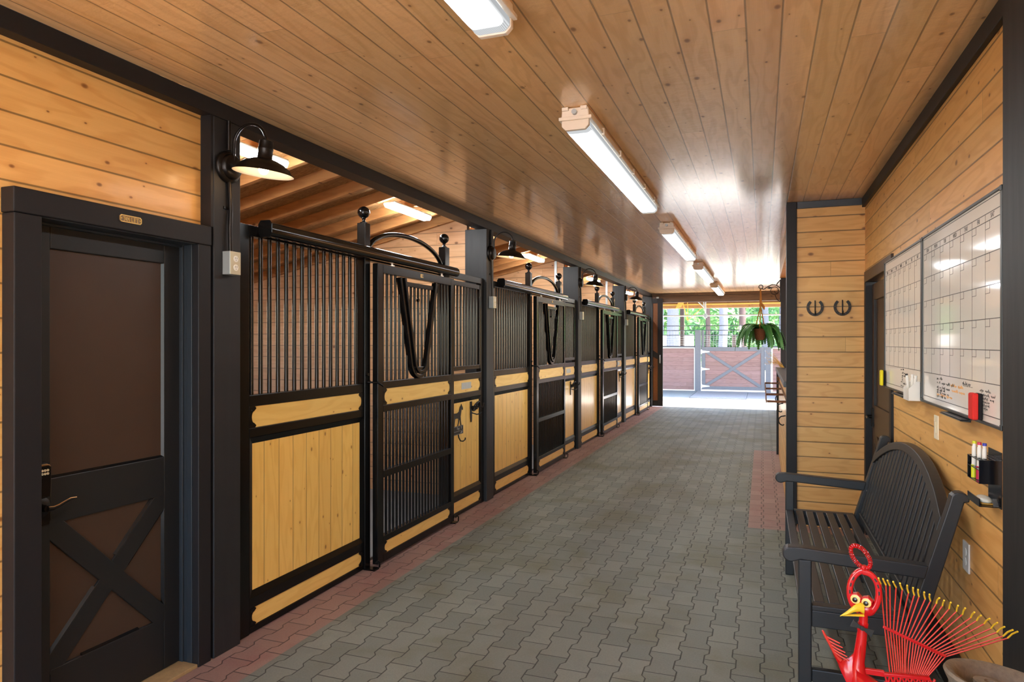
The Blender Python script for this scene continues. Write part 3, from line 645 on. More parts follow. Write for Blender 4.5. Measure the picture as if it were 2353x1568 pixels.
def make_stall():
    base = (S, Y0 + 1.83, 0)
    r = thing('horse_stall', base, 'black barred horse stall front beside the toilet door, first in the row', 'stall front', 'horse stall fronts along the aisle')
    # fixed frame
    m = MB()
    m.box(BK, S, 2.935, 3.03, 0, 2.26); m.box(BK, S, 6.325, 6.392, 0, 2.26)
    m.box(BK, S, 3.03, 6.325, 2.20, 2.26)
    for y0, y1 in ((3.03, 4.175), (5.565, 6.325)):
        for z0, z1 in (ZR['bot'], ZR['r1'], ZR['r2'], ZR['r3']): m.box(BK, S, y0, y1, z0, z1)
    m.build('frame', 'black_metal', r, .003)
    finial_post(r, 4.176, 4.245); finial_post(r, 5.478, 5.564)
    for y0, y1 in ((3.03, 4.175), (5.565, 6.325)):
        m = MB(); m.box(S - .032, S - .012, y0 + .01, y1 - .01, .21, 1.075); m.build('plank_panel', 'plank', r)
        bevel_frame(r, S - .003, y0, y1, .201, 1.084)
        strip_with_brackets(r, S, y0 + .001, y1 - .001, ZR['b1'][0] + .001, ZR['b1'][1] - .001)
        strip_with_brackets(r, S, y0 + .001, y1 - .001, ZR['b2'][0] + .001, ZR['b2'][1] - .001)
    n = 15
    for i in range(n):
        yy = 3.075 + i * .0745
        m = MB(); m.tube([(S - .027, yy, 1.3205), (S - .027, yy, 2.1995)], .0128, 10); m.build('bar', 'bar_metal', r)
    # round track with end cap
    m = MB(); prof = []
    for q in range(17):
        a = math.radians(-55 + 290 * q / 16); prof.append((.046 * math.cos(a), .046 * math.sin(a)))
    cxx, czz = S + .048, 2.243
    m.prism(prof, 2.50, (cxx, 3.105, czz), (1, 0, 0), (0, 0, 1), (0, 1, 0)); m.f[-19] = tuple(reversed(m.f[-19])) if False else m.f[-19]
    m.sm = [False, False] + [True] * 17
    tr = m.build('track_rail', 'bar_metal', r)
    m = MB(); m.prism([(-.03, -.045), (.03, -.045), (.045, -.02), (.045, .03), (.03, .05), (-.03, .05), (-.045, .03), (-.045, -.02)], .008, (cxx, 3.096, czz), (1, 0, 0), (0, 0, 1), (0, 1, 0)); m.build('end_cap', 'black_metal', tr)
    # arch between the finial posts
    pts = []
    for q in range(25):
        a = PI * q / 24; pts.append((S - .02, 4.862 - .60 * math.cos(a), 2.262 + .195 * math.sin(a)))
    m = MB(); m.tube(pts, .019, 12); m.build('arch', 'bar_metal', r)
    # feed door of the right bay
    m = MB(); m.box(S - .03, S + .002, 5.60, 6.30, 2.14, 2.185); m.box(S - .03, S + .002, 5.60, 6.30, 1.352, 1.392); m.box(S - .03, S + .002, 5.566, 5.60, 1.352, 2.185); m.box(S - .03, S + .002, 6.28, 6.318, 1.352, 2.185)
    fd = m.build('feed_door', 'black_metal', r, .003)
    for i in range(9):
        yy = 5.645 + i * .0735
        m = MB(); m.tube([(S - .016, yy, 1.3925), (S - .016, yy, 2.1395)], .0115, 10); m.build('bar', 'bar_metal', fd)
    # name plate
    m = MB(); m.box(S - .0055, S - .002, 5.86, 6.08, 1.17, 1.232); npl = m.build('name_plate', 'grey_metal', r, .001); npl['label'] = 'blank silver name plate'
    # sliding door
    D0, D1, DF = 4.252, 5.535, S + .07
    DB = DF - .045
    m = MB(); m.box(DB, DF, D0, 4.325, .02, 2.18); m.box(DB, DF, 5.475, D1, .02, 2.18)
    for z0, z1 in ((2.115, 2.18), (1.277, 1.33), (1.107, 1.157), (.63, .68), (.162, .207), (.02, .075)): m.box(DB, DF, 4.325, 5.475, z0, z1)
    dr = m.build('sliding_door', 'black_metal', r, .003)
    strip_with_brackets(dr, DF, 4.326, 5.474, 1.158, 1.276); strip_with_brackets(dr, DF, 4.326, 5.474, .076, .161)
    for i in range(22):
        yy = 4.352 + i * .0522
        m = MB(); m.tube([(DB + .02, yy, .2075), (DB + .02, yy, .6295)], .0105, 8); m.tube([(DB + .02, yy, .6805), (DB + .02, yy, 1.1065)], .0105, 8); m.build('bar', 'bar_metal', dr)
    # yoke
    yc, R, zc = 4.877, .135, 1.475; half = .303; zt_ = 2.105
    def vline(off, zb=0.0):
        pts = [(yc - half + off, zt_)]
        aa = math.radians(12)
        rr = R - off * .9
        for q in range(15):
            a = PI + aa + (PI - 2 * aa) * q / 14
            pts.append((yc + rr * math.cos(a), zc + rr * math.sin(a) + zb))
        pts.append((yc + half - off, zt_)); return pts
    prof = [(-.014, -.03), (.014, -.03), (.014, .012), (-.014, .012)]
    m = MB(); m.sweep([(DF, y, z) for y, z in vline(0)], prof, (1, 0, 0)); yk = m.build('yoke', 'black_metal', dr, .003)
    m = MB(); m.sweep([(DF + .006, y, z) for y, z in vline(.042)], [(-.013, -.02), (.013, -.02), (.013, .02), (-.013, .02)], (1, 0, 0))
    m.box(DF - .012, DF + .012, yc - half + .05, yc + half - .05, 2.045, 2.08); m.build('yoke_insert', 'black_metal', yk, .003)
    m = MB(); m.prism([(-.085, -.03), (.085, -.03), (.10, .02), (-.10, .02)], .02, (DF - .004, yc, 1.40), (0, 1, 0), (0, 0, 1)); m.build('yoke_lip', 'black_metal', yk, .004)
    m = MB(); m.cyl((DF - .01, yc - .02, 1.95), .013, .02, 'x', 14); m.tube([(DF, yc - .02, 1.95), (DF, yc - .02, 2.05)], .005, 8); m.build('latch', 'black_metal', yk)
    def edge_z(y):
        t = abs(y - yc)
        if t > half: return None
        if t < R * .97: return zc - math.sqrt(R * R - t * t)
        return zc + (t - R * .978) / (half - R * .978) * (zt_ - zc)
    for i in range(19):
        yy = 4.358 + i * .0608; z = edge_z(yy); m = MB(); xb = DB + .02
        if z is None: m.tube([(xb, yy, 1.3305), (xb, yy, 2.1145)], .0105, 8)
        else:
            if z - .02 > 1.36: m.tube([(xb, yy, 1.3305), (xb, yy, z - .02)], .0105, 8)
            if z + .07 < 2.02: m.tube([(xb, yy, z + .03), (xb, yy, 2.06)], .0105, 8)
        if m.v: m.build('bar', 'bar_metal', dr)
    for yy in (4.49, 5.33):
        m = MB(); m.cyl((DF - .022, yy, 2.181), .008, .045, 'z', 10); m.cyl((DF - .022, yy, 2.181), .018, .008, 'z', 6); m.cyl((DF - .022, yy, 2.205), .016, .006, 'z', 6); hb = m.build('hanger_bolt', 'zinc', dr); hb['label'] = 'zinc hanger bolt'
    m = MB(); m.box(DF, DF + .002, 4.90, 4.945, 2.135, 2.162); bd = m.build('badge', 'brass', dr); bd['label'] = 'small gold badge'
    m = MB(); m.box(DF + .0015, DF + .0028, 4.928, 4.942, 2.139, 2.158); m.prism([(-.006, -.008), (.006, -.008), (.003, .0), (.007, .007), (-.002, .009)], .0008, (DF + .002, 4.915, 2.149), (0, 1, 0), (0, 0, 1)); m.build('badge_mark', 'ink', bd)
    # latch between the fixed post and the door, floor guides
    m = MB(); m.tube([(S + .02, 4.20, 1.33), (DF + .012, 4.235, 1.325), (DF + .03, 4.27, 1.30)], .007, 8); m.cyl((S + .012, 4.21, 1.33), .012, .02, 'x', 10); m.cyl((S + .012, 4.19, 1.385), .012, .02, 'x', 10)
    m.build('door_latch', 'black_metal', r)
    for yy in (4.205, 5.545):
        m = MB(); m.box(S, DF + .02, yy - .03, yy + .03, 0.0, .012); m.tube([(DF + .02, yy + .035, .01), (DF + .025, yy + .03, .05), (DF + .018, yy + .015, .062), (DF + .01, yy, .05)], .006, 8); m.build('floor_guide', 'black_metal', r)
    return r
stall = make_stall()
SN = ['', 'black barred horse stall front second from the toilet door, between second and third posts',
      'black barred horse stall front third from the toilet door, between third and fourth posts',
      'black barred horse stall front beside the far opening, last in the row']
for k in range(1, 4): copy_tree(stall, (0, PITCH * k, 0), SN[k])

# horse silhouette sign on the first stall
hs = thing('horse_sign', (S - .01, 5.76, .90), 'black horse silhouette sign with a chalk name board on the first stall', 'sign')
HX = S - .010
horse = [(-.155, .06), (-.16, .0), (-.15, -.075), (-.158, -.105), (-.145, -.107), (-.138, -.07), (-.13, -.02), (-.115, -.02), (-.10, -.075), (-.108, -.107), (-.093, -.107), (-.085, -.06), (-.078, -.01),
         (-.02, -.012), (.0, -.02), (-.008, -.06), (-.025, -.10), (-.012, -.105), (.008, -.06), (.022, -.015), (.035, -.05), (.045, -.1), (.062, -.1), (.05, -.045), (.045, .005), (.055, .04),
         (.065, .085), (.075, .09), (.088, .075), (.098, .082), (.095, .105), (.075, .13), (.065, .15), (.058, .135), (.035, .115), (.01, .065), (-.03, .05), (-.09, .052), (-.13, .065)]
m = MB(); m.prism(horse, .004, (HX, 5.80, .915), (0, 1, 0), (0, 0, .8)); m.build('horse_silhouette', 'iron', hs)
m = MB(); m.box(HX, HX + .006, 5.655, 5.90, .755, .835); pl = m.build('name_board', 'iron', hs, .001)
m = MB()
for a in ((5.658, 5.897, .758, .760), (5.658, 5.897, .830, .832), (5.658, 5.897, .785, .787)): m.box(HX + .006, HX + .0066, *a)
m.box(HX + .006, HX + .0066, 5.894, 5.896, .758, .832); m.text('Foy', .038, (HX + .006, 5.785, .812), (0, 1, 0), (0, 0, 1), .0004); m.text('9', .036, (HX + .006, 5.855, .812), (0, 1, 0), (0, 0, 1), .0004)
m.prism([(0, 0), (.05, .004), (.05, .012), (.03, .016)], .0006, (HX + .006, 5.83, .764), (0, 1, 0), (0, 0, 1)); m.build('chalk_writing', 'grey_metal', pl)
h = MB(); h.tube([(HX, 5.80, .755), (HX + .006, 5.80, .725), (HX + .02, 5.805, .695), (HX + .035, 5.83, .690), (HX + .045, 5.855, .702), (HX + .045, 5.86, .72)], .006, 10); h.build('hook', 'iron', hs)

def halter(k):
    """bridle bracket with a looped halter on the right bay of a stall front"""
    o = thing('bridle_bracket', (S - .01, 6.17 + PITCH * k, .98), ['black bridle bracket with hook on the planks of the first stall', 'black bridle bracket with hook on the planks of the second stall',
        'black bridle bracket with hook on the planks of the third stall', 'black bridle bracket with hook on the planks of the last stall'][k], 'bridle bracket', 'bridle brackets on the stall fronts')
    y = 6.07 + PITCH * k; X = S - .010; dy = PITCH * k
    m = MB(); m.box(X, X + .008, y, y + .035, .90, 1.04); m.prism([(0, 0), (.035, 0), (.03, -.06), (.012, -.06)], .008, (X, y, .90), (0, 1, 0), (0, 0, 1)); m.build('back_plate', 'iron', o, .002)
    m = MB(); m.tube([(X + .01, y + .02, .99), (X + .12, y + .02, .99), (X + .135, y + .02, 1.0), (X + .14, y + .02, 1.03)], .008, 10)
    m.tube([(X + .01, y + .02, .93), (X + .06, y + .03, .915), (X + .08, y + .06, .92), (X + .085, y + .08, .935)], .006, 8); m.build('hook', 'iron', o)
    pts = [(X + .03 + .028 * math.sin(2 * PI * q / 20), y + .085 + .055 * math.cos(2 * PI * q / 20), .99 + .045 * math.sin(2 * PI * q / 20)) for q in range(20)]
    m = MB(); m.tube(pts, .008, 8, closed=True); m.box(X + .004, X + .014, y + .03, y + .17, .955, .99); m.build('cradle', 'iron', o)
    pts = [(X + .024, y + .15 + .04 * math.cos(PI * q / 10), .955 + .065 * math.sin(PI * q / 10)) for q in range(11)]
    m = MB(); m.tube(pts, .01, 8); m.build('loop', 'iron', o)
for k in range(4): halter(k)

# ------------------------------------------------------------------ wall lamps and outlets on the posts
def make_sconce():
    y = Y0 + .093; z = 2.525
    r = thing('barn_lamp', (P, y, z), 'bronze gooseneck barn lamp, lit, on the post beside the toilet door', 'wall lamp', 'gooseneck lamps on the stall posts')
    RX = Matrix.Translation((P, y, z)) @ Matrix.Rotation(PI / 2, 4, 'Y')
    m = MB(); m.lathe([(.001, .0), (.083, 0), (.083, .012), (.078, .018), (.066, .024), (.062, .04), (.056, .046), (.001, .046)], RX, 32); m.build('back_plate', 'bronze', r)
    pts = [(P + .04, y, z + .03)]
    for q in range(19):
        a = PI - PI * q / 18 * 1.02
        pts.append((P + .145 + .102 * math.cos(a), y, 2.635 + .10 * math.sin(a)))
    pts[1:1] = [(P + .043, y, z + .07)]
    m = MB(); m.tube(pts, .0075, 10); m.build('gooseneck', 'bronze', r)
    tilt = math.radians(7)
    T = Matrix.Translation((P + .249, y, 2.632)) @ Matrix.Rotation(tilt, 4, 'Y')
    m = MB(); m.lathe([(.001, .012), (.022, .012), (.034, .004), (.036, -.03), (.038, -.034), (.038, -.04), (.036, -.044), (.037, -.082), (.044, -.088)], T, 28); m.build('socket', 'bronze', r)
    m = MB(); m.lathe([(.040, -.086), (.062, -.092), (.095, -.106), (.125, -.128), (.136, -.148), (.149, -.156), (.151, -.161)], T, 44); m.build('shade', 'bronze', r)
    m = MB(); m.lathe([(.150, -.161), (.134, -.152), (.122, -.131), (.093, -.110), (.060, -.096), (.03, -.091), (.001, -.091)], T, 44); m.build('shade_lining', 'shade_white', r)
    m = MB(); m.lathe([(.001, -.166), (.013, -.163), (.022, -.152), (.025, -.140), (.021, -.126), (.013, -.110), (.012, -.095)], T, 20); bl = m.build('bulb', 'bulb', r)
    return r
sc0 = make_sconce()
SCL = ['', 'bronze gooseneck barn lamp, lit, on the second post', 'bronze gooseneck barn lamp on the third post', 'bronze gooseneck barn lamp on the fourth post']
for k in range(1, 4): copy_tree(sc0, (0, PITCH * k, 0), SCL[k])
def make_outlet():
    y = Y0 + .093
    r = thing('outlet_box', (P, y, 2.02), 'grey outlet box with conduit on the post beside the toilet door', 'outlet', 'outlet boxes on the stall posts')
    m = MB(); m.box(P + .001, P + .05, y - .037, y + .037, 1.963, 2.083); m.build('box', 'grey_metal', r, .002)
    m = MB(); m.box(P + .05, P + .054, y - .036, y + .036, 1.964, 2.082); cp = m.build('cover_plate', 'tan_plate', r, .001); cp['label'] = 'tan cover plate'
    for zz in (2.045, 2.0):
        m = MB(); m.cyl((P + .054, y, zz), .0165, .003, 'x', 18); rc = m.build('socket', 'white', r)
        m = MB()
        for dy in (-.006, .006): m.box(P + .057, P + .0576, y + dy - .0012, y + dy + .0012, zz - .001, zz + .008)
        m.cyl((P + .0565, y, zz - .008), .0022, .001, 'x', 8); m.build('slots', 'ink', rc)
    m = MB(); m.tube([(P + .02, y, 2.083), (P + .02, y - .003, 2.2), (P + .016, y + .006, 2.3), (P + .014, y - .002, 2.44), (P + .010, y - .002, 2.445)], .011, 10)
    m.tube([(P + .010, y, 2.612), (P + .010, y, 2.766)], .011, 10); m.build('conduit', 'bronze', r)
    m = MB(); m.box(P, P + .006, y - .03, y + .03, 2.305, 2.318); m.build('strap', 'bronze', r)
    return r
ob0 = make_outlet()
for k in range(1, 4): copy_tree(ob0, (0, PITCH * k, 0), ['', 'grey outlet box with conduit on the second post', 'grey outlet box with conduit on the third post', 'grey outlet box with conduit on the fourth post'][k])

# ------------------------------------------------------------------ fluorescent fixtures
def make_fixture(y0=3.48, L_=2.52):
    xc = -.925
    r = thing('ceiling_light', (xc, y0 + L_ / 2, CEIL), 'long lit fluorescent ceiling fixture in full view, nearest whole one', 'ceiling light', 'fluorescent fixtures along the aisle ceiling')
    hw = .075
    m = MB(); m.prism([(-hw, 0), (hw, 0), (hw - .004, .055), (-hw + .004, .055)], L_, (xc, y0, CEIL - .058), (1, 0, 0), (0, 0, 1), (0, 1, 0)); m.build('housing', 'light_housing', r, .006)
    prof = [(-hw + .002, .0), (-hw + .002, -.030), (-hw + .022, -.05), (hw - .022, -.05), (hw - .002, -.030), (hw - .002, .0)]
    m = MB(); m.prism(prof, L_ - .06, (xc, y0 + .03, CEIL - .0665), (1, 0, 0), (0, 0, 1), (0, 1, 0)); df = m.build('diffuser', 'diffuser', r, .01, seg=3)
    m = MB(); m.prism([(-hw - .014, .014), (-hw - .014, -.004), (hw + .014, -.004), (hw + .014, .014)], L_, (xc, y0 - .001, CEIL - .062), (1, 0, 0), (0, 0, 1), (0, 1, 0)); m.build('gasket', 'light_housing', r, .003)
    for q in range(5):
        yy = y0 + .3 + q * (L_ - .6) / 4
        for sx in (-1, 1):
            m = MB(); m.box(xc + sx * (hw + .004), xc + sx * (hw + .02), yy - .015, yy + .015, CEIL - .075, CEIL - .035); m.build('clip', 'light_housing', r, .003)
    for yy, dr_ in ((y0, -1), (y0 + L_, 1)):
        m = MB(); m.cyl((xc, yy, CEIL - .03), .014, dr_ * .02, 'y', 14); m.build('cable_gland', 'grey_metal', r)
    for ya_, yb_ in ((y0 + .004, y0 + .0295), (y0 + L_ - .0295, y0 + L_ - .004)):
        m = MB(); m.prism([(-hw + .001, .0), (-hw + .001, -.031), (-hw + .022, -.052), (hw - .022, -.052), (hw - .001, -.031), (hw - .001, .0)], yb_ - ya_, (xc, ya_, CEIL - .0665), (1, 0, 0), (0, 0, 1), (0, 1, 0)); m.build('end_cap', 'light_housing', r, .004)
    for sx in (-.05, .05):
        m = MB(); m.box(xc + sx - .018, xc + sx + .018, y0 - .016, y0, CEIL - .02, CEIL - .001); m.build('mounting_tab', 'light_housing', r, .004)
    return r
fx = make_fixture()
for k, lb in ((-1, 'fluorescent ceiling fixture cut off at the top edge of the photo'), (1, 'lit fluorescent ceiling fixture beyond the nearest whole one'),
              (2, 'lit fluorescent ceiling fixture two beyond the nearest whole one'), (3, 'lit fluorescent ceiling fixture closest to the far opening')):
    copy_tree(fx, (0, PITCH * k, 0), lb)
def make_stall_light(yc=5.58, L_=.72):
    xc, z = -3.06, 2.80
    r = thing('stall_light', (xc, yc, z), 'lit fluorescent fixture under the rafters at the far side of the first stall', 'ceiling light', 'fluorescent fixtures inside the stalls')
    m = MB(); m.box(xc - .05, xc + .05, yc - L_ / 2, yc + L_ / 2, z + .03, z + .05); m.build('housing', 'light_housing', r, .005)
    m = MB(); m.prism([(-.055, .03), (-.038, -.005), (.038, -.005), (.055, .03)], L_, (xc, yc - L_ / 2, z), (1, 0, 0), (0, 0, 1), (0, 1, 0)); m.build('diffuser', 'stall_tube', r, .006)
    return r
sl = make_stall_light(); base_l = sl.location.copy()
NM = ['first', 'second', 'third', 'last']
for k in range(4):
    if k: copy_tree(sl, (0, PITCH * k, 0), 'lit fluorescent fixture under the rafters at the far side of the %s stall' % NM[k])
    copy_tree(sl, (0.0, PITCH * k - 2.12, 0.0), 'lit fluorescent fixture under the rafters at the near side of the %s stall' % NM[k])

# ------------------------------------------------------------------ door in the pine wall behind the bench
d = thing('door_2', (0.86, 5.8, 0), 'dark brown panelled door with black lever in the pine wall beside the partition', 'door', kind='structure')
m = MB(); m.box(.872, .90, 5.26, 6.38, .02, 2.09); m.build('door_panel', 'door_brown', d)
m = MB(); m.box(.858, .90, 5.25, 5.37, .01, 2.095); m.box(.858, .90, 6.24, 6.38, .01, 2.095); m.box(.858, .90, 5.37, 6.24, 1.96, 2.095); m.box(.858, .90, 5.37, 6.24, .86, 1.10); m.box(.858, .90, 5.37, 6.24, .01, .27)
m.prism([(5.36, .32), (5.36, .24), (5.44, .24), (6.25, .80), (6.25, .88), (6.17, .88)], .013, (.8715, 0, 0), (0, 1, 0), (0, 0, 1), (-1, 0, 0))
m.prism([(6.25, .32), (6.17, .24), (5.36, .80), (5.36, .88), (5.44, .88), (6.25, .30)], .0125, (.8715, 0, 0), (0, 1, 0), (0, 0, 1), (-1, 0, 0))
m.build('door_frame', 'door_brown', d, .004)
m = MB(); m.box(.8085, .93, 5.172, 5.248, 0, 2.12); m.build('casing', 'black_paint', d, .004)
m = MB(); m.box(.8085, .93, 6.385, 6.458, 0, 2.12); m.build('casing', 'black_paint', d, .004)
m = MB(); m.box(.8085, .93, 5.172, 6.458, 2.121, 2.21); m.build('casing', 'door_brown', d, .004)
m = MB(); m.box(.853, .858, 6.222, 6.240, 1.10, 1.96); m.build('panel_bead', 'jamb', d)
m = MB(); m.box(.846, .858, 6.28, 6.34, .92, 1.07); m.cyl((.858, 6.31, 1.0), .014, .05, (-1, 0, 0), 14); m.tube([(.812, 6.31, 1.0), (.808, 6.27, 1.0), (.806, 6.20, .998)], [.011, .010, .008], 10); m.build('lever_handle', 'bronze', d)

# horseshoe hooks
def horseshoe_pts(cx, y, cz, w, h, n=25):
    pts = []
    for q in range(n):
        a = math.radians(-52 - 0) + math.radians(284) * 0
        t = -1.0 + 2.0 * q / (n - 1); ang = -PI / 2 + t * math.radians(142)
        pts.append((cx + w * math.cos(ang), y, cz + h * math.sin(ang) * (1.0 if math.sin(ang) < 0 else .95)))
    return pts
def make_shoe(cx, lab):
    y = 6.521; cz = 1.92
    r = thing('horseshoe_hook', (cx, y, cz), lab, 'hook', 'horseshoe hooks on the pine partition')
    m = MB(); pts = horseshoe_pts(cx, y - .006, cz, .058, .066); m.sweep(pts, [(-.011, -.006), (.011, -.006), (.011, .006), (-.011, .006)], (0, 1, 0)); s1 = m.build('horseshoe', 'iron', r, .002)
    m = MB()
    for q in (4, 7, 10, 14, 17, 20):
        p = pts[q]; m.box(p[0] - .003, p[0] + .003, y - .0135, y - .0118, p[2] - .004, p[2] + .004)
    m.build('nail_holes', 'rust_brown', s1)
    m = MB(); m.tube([(cx, y - .004, cz + .06), (cx, y - .008, cz - .04), (cx, y - .02, cz - .066), (cx, y - .045, cz - .062), (cx, y - .052, cz - .035)], .005, 10); m.cyl((cx, y - .008, cz + .015), .007, .004, (0, -1, 0), 10); m.build('hook', 'iron', r)
make_shoe(.432, 'black horseshoe hook on the pine partition, the one beside the black post')
make_shoe(.648, 'black horseshoe hook on the pine partition, the one beside the brown door')

# ------------------------------------------------------------------ whiteboards
BX = .785
def whiteboard(yf, yn, z0, z1, lab, notes):
    """yf: far end (reads as the first column), yn: near end"""
    r = thing('whiteboard', (BX, (yf + yn) / 2, z0), lab, 'whiteboard', 'calendar whiteboards on the pine wall')
    w = yf - yn; h = z1 - z0
    m = MB(); m.box(BX, BX + .022, yn + .01, yf - .01, z0 + .01, z1 - .01); sf = m.build('writing_surface', 'board_white', r)
    m = MB(); x0 = BX - .006
    m.box(x0, BX + .023, yn, yn + .02, z0, z1); m.box(x0, BX + .023, yf - .014, yf, z0, z1); m.box(x0, BX + .023, yn + .02, yf - .014, z0, z0 + .012); m.box(x0, BX + .023, yn + .02, yf - .014, z1 - .012, z1)
    fr = m.build('frame', 'board_frame', r, .002)
    for a in (yn, yf - .02):
        for b in (z0, z1 - .02):
            m = MB(); m.box(x0 - .002, BX + .0232, a, a + .02, b, b + .02); m.build('corner_cap', 'board_frame', fr, .002)
    def pt(u, v): return (yf - .03 - u * (w - .065), z1 - .016 - v * (h - .032))
    m = MB(); X1, X0 = BX - .0001, BX - .0007
    vs = [0.005, .065, .10, .245, .39, .54, .68, .83, .975]
    for i, v in enumerate(vs):
        y0, z = pt(0, v); y1, _ = pt(1, v); m.box(X0, X1, y1, y0, z - .0014, z + .0014)
    for u in [i / 7 for i in range(8)]:
        y, za = pt(u, vs[1] if 0 < u < 1 else vs[0]); _, zb = pt(u, vs[7] if 0 < u < 1 else vs[8]); m.box(X0, X1, y - .0006, y + .0006, zb, za)
    for rr in range(2, 7):
        for c in range(7):
            y, z = pt(c / 7 + .045, vs[rr] + .035); y2, _ = pt(c / 7, 0); m.box(X0, X1, y, y2, z - .0009, z + .0009); m.box(X0, X1, y - .0006, y + .0006, z, z + .030)
    m.build('calendar_grid', 'ink', sf)
    m = MB()
    for c, t in enumerate(('SUN', 'MON', 'TUE', 'WED', 'THU', 'FRI', 'SAT')):
        y, z = pt((c + .5) / 7, .0825); m.text(t, .026, (BX - .0003, y, z), (0, -1, 0), (0, 0, 1), .0002)
    m.build('day_names', 'ink', sf)
    rnd = random.Random(len(lab) * 3 + 1)
    for mat, items in notes:
        m = MB()
        for u, v, words, hgt in items:
            uu = u
            for wl in words:
                pts = []; n = max(5, int(wl * 6))
                for q in range(n):
                    y, z = pt(uu + q * .0024, v); ph = q * 1.9 + rnd.uniform(-.5, .5)
                    up = hgt * (.34 * math.sin(ph) + (.5 if rnd.random() < .16 else 0) - (.35 if rnd.random() < .08 else 0))
                    pts.append((BX - .0006, y + .0022 * math.cos(ph), z + up))
                m.tube(pts, .00055, 4); uu += n * .0024 + .014
        m.build('handwriting', mat, sf)
    # tray under the lower edge
    ym = (yn + yf) / 2 - .05
    m = MB(); m.box(BX - .030, BX + .01, ym - .17, ym + .17, z0 - .007, z0 - .003); m.prism([(0, 0), (.04, -.004), (.04, .009), (.030, .004), (.0, .004)], .34, (BX - .034, ym - .17, z0 - .012), (1, 0, 0), (0, 0, 1), (0, 1, 0)); m.build('pen_tray', 'board_frame', r, .002)
    return r
n1 = [('ink', [(.50, .845, (2, 3), .010), (.53, .87, (3, 2), .010), (.53, .89, (3, 4, 3), .010), (.53, .905, (2,), .008), (.53, .92, (2,), .008), (.50, .935, (2, 1), .01), (.56, .945, (4, 3), .010), (.66, .93, (4,), .011), (.50, .965, (2, 2), .008)])]
n2 = [('ink', [(.235, .855, (2, 3), .014), (.235, .878, (1, 2, 4, 4, 3), .012), (.235, .905, (2, 2, 3, 4), .012), (.235, .92, (2, 3, 2), .012), (.235, .935, (2, 2, 4, 2), .012), (.235, .955, (3, 3, 2), .012), (.60, .855, (7,), .014), (.61, .864, (8,), .003),
      (.80, .87, (3, 4), .012), (.80, .888, (1, 5, 3), .010), (.83, .905, (4, 3), .010), (.83, .92, (5,), .010), (.83, .935, (5,), .010), (.84, .95, (3,), .010)]), ('ink_orange', [(.44, .878, (6, 5), .012), (.46, .905, (6, 5), .012), (.235, .945, (3, 5, 6), .012)])]
whiteboard(5.255, 4.092, 1.306, 2.157, 'calendar whiteboard holding the white pen cup, next to the brown door', n1)
whiteboard(4.084, 2.808, 1.303, 2.160, 'calendar whiteboard with the red eraser, next to the wide black board', n2)

# erasers, pen cup
e = thing('eraser', (BX - .008, 3.065, 1.316), 'red felt eraser standing against the whiteboard', 'eraser')
m = MB(); m.box(BX - .038, BX - .016, 3.035, 3.092, 1.316, 1.418); m.build('grip', 'red_eraser', e, .006)
m = MB(); m.box(BX - .0155, BX - .003, 3.036, 3.091, 1.317, 1.417); m.build('felt_pad', 'felt', e, .003)
e = thing('eraser', (BX - .008, 5.21, 1.32), 'yellow eraser stuck on the corner of the whiteboard by the brown door', 'eraser')
m = MB(); m.box(BX - .036, BX - .018, 5.185, 5.238, 1.32, 1.425); m.build('grip', 'yellow_eraser', e, .007)
m = MB(); m.box(BX - .0175, BX - .0065, 5.186, 5.237, 1.322, 1.423); m.build('felt_pad', 'felt', e, .003)
cup = thing('pen_cup', (BX - .03, 4.17, 1.305), 'white plastic pen cup hung on the whiteboard edge', 'pen cup')
Yc0, Yc1 = 4.105, 4.243
m = MB(); t_ = .0025; xa, xb = BX - .062, BX - .0065
m.box(xa, xb, Yc0, Yc1, 1.303, 1.306); m.box(xa, xa + t_, Yc0, Yc1, 1.306, 1.365); m.box(xb - t_, xb, Yc0, Yc1, 1.306, 1.405)
side = [(0, 0), (.0555, 0), (.0555, .10), (.035, .10), (0, .06)]
for yy in (Yc0, Yc1 - t_): m.prism(side, t_, (xa, yy, 1.305), (1, 0, 0), (0, 0, 1), (0, 1, 0))
m.build('cup_body', 'white', cup, .001)
def marker(p, q, cap, lab, group):
    p, q = Vector(p), Vector(q); d_ = (q - p).normalized(); L_ = (q - p).length
    r = thing('marker', tuple(p), lab, 'marker', group)
    m = MB(); m.tube([p, p + d_ * L_ * .86, p + d_ * L_ * .861, p + d_ * L_ * .93], [.0078, .0078, .006, .0058], 14); m.build('barrel', 'white', r)
    m = MB(); m.tube([p + d_ * L_ * .93, p + d_ * L_], [.0072, .0066], 14); m.build('end_plug', cap, r)
    return r
G = 'markers in the white pen cup'
marker((BX - .036, 4.219, 1.307), (BX - .050, 4.224, 1.442), 'cap_k', 'white marker with a black end in the white pen cup', G)
marker((BX - .034, 4.181, 1.307), (BX - .030, 4.177, 1.440), 'white', 'all white marker in the middle of the white pen cup', G)
marker((BX - .032, 4.144, 1.307), (BX - .022, 4.134, 1.436), 'white', 'all white marker on the near side of the white pen cup', G)

# wall plates
pl = thing('light_switch', (XR, 3.955, 1.185), 'white switch plate on the pine wall just below the whiteboards', 'switch')
m = MB(); m.box(XR - .0075, XR - .0005, 3.915, 3.995, 1.125, 1.245); m.build('plate', 'ivory', pl, .002)
m = MB(); m.box(XR - .012, XR - .0075, 3.94, 3.97, 1.155, 1.215); m.build('rocker', 'ivory', pl, .002)
pl = thing('wall_outlet', (XR, 3.42, .69), 'white outlet plate low on the pine wall behind the bench', 'outlet')
m = MB(); m.box(XR - .0075, XR - .0005, 3.375, 3.465, .63, .755); pp = m.build('plate', 'white', pl, .002)
for zz in (.672, .713):
    m = MB(); m.cyl((XR - .0075, 3.42, zz), .016, .002, (-1, 0, 0), 16); m.build('socket', 'white', pl)

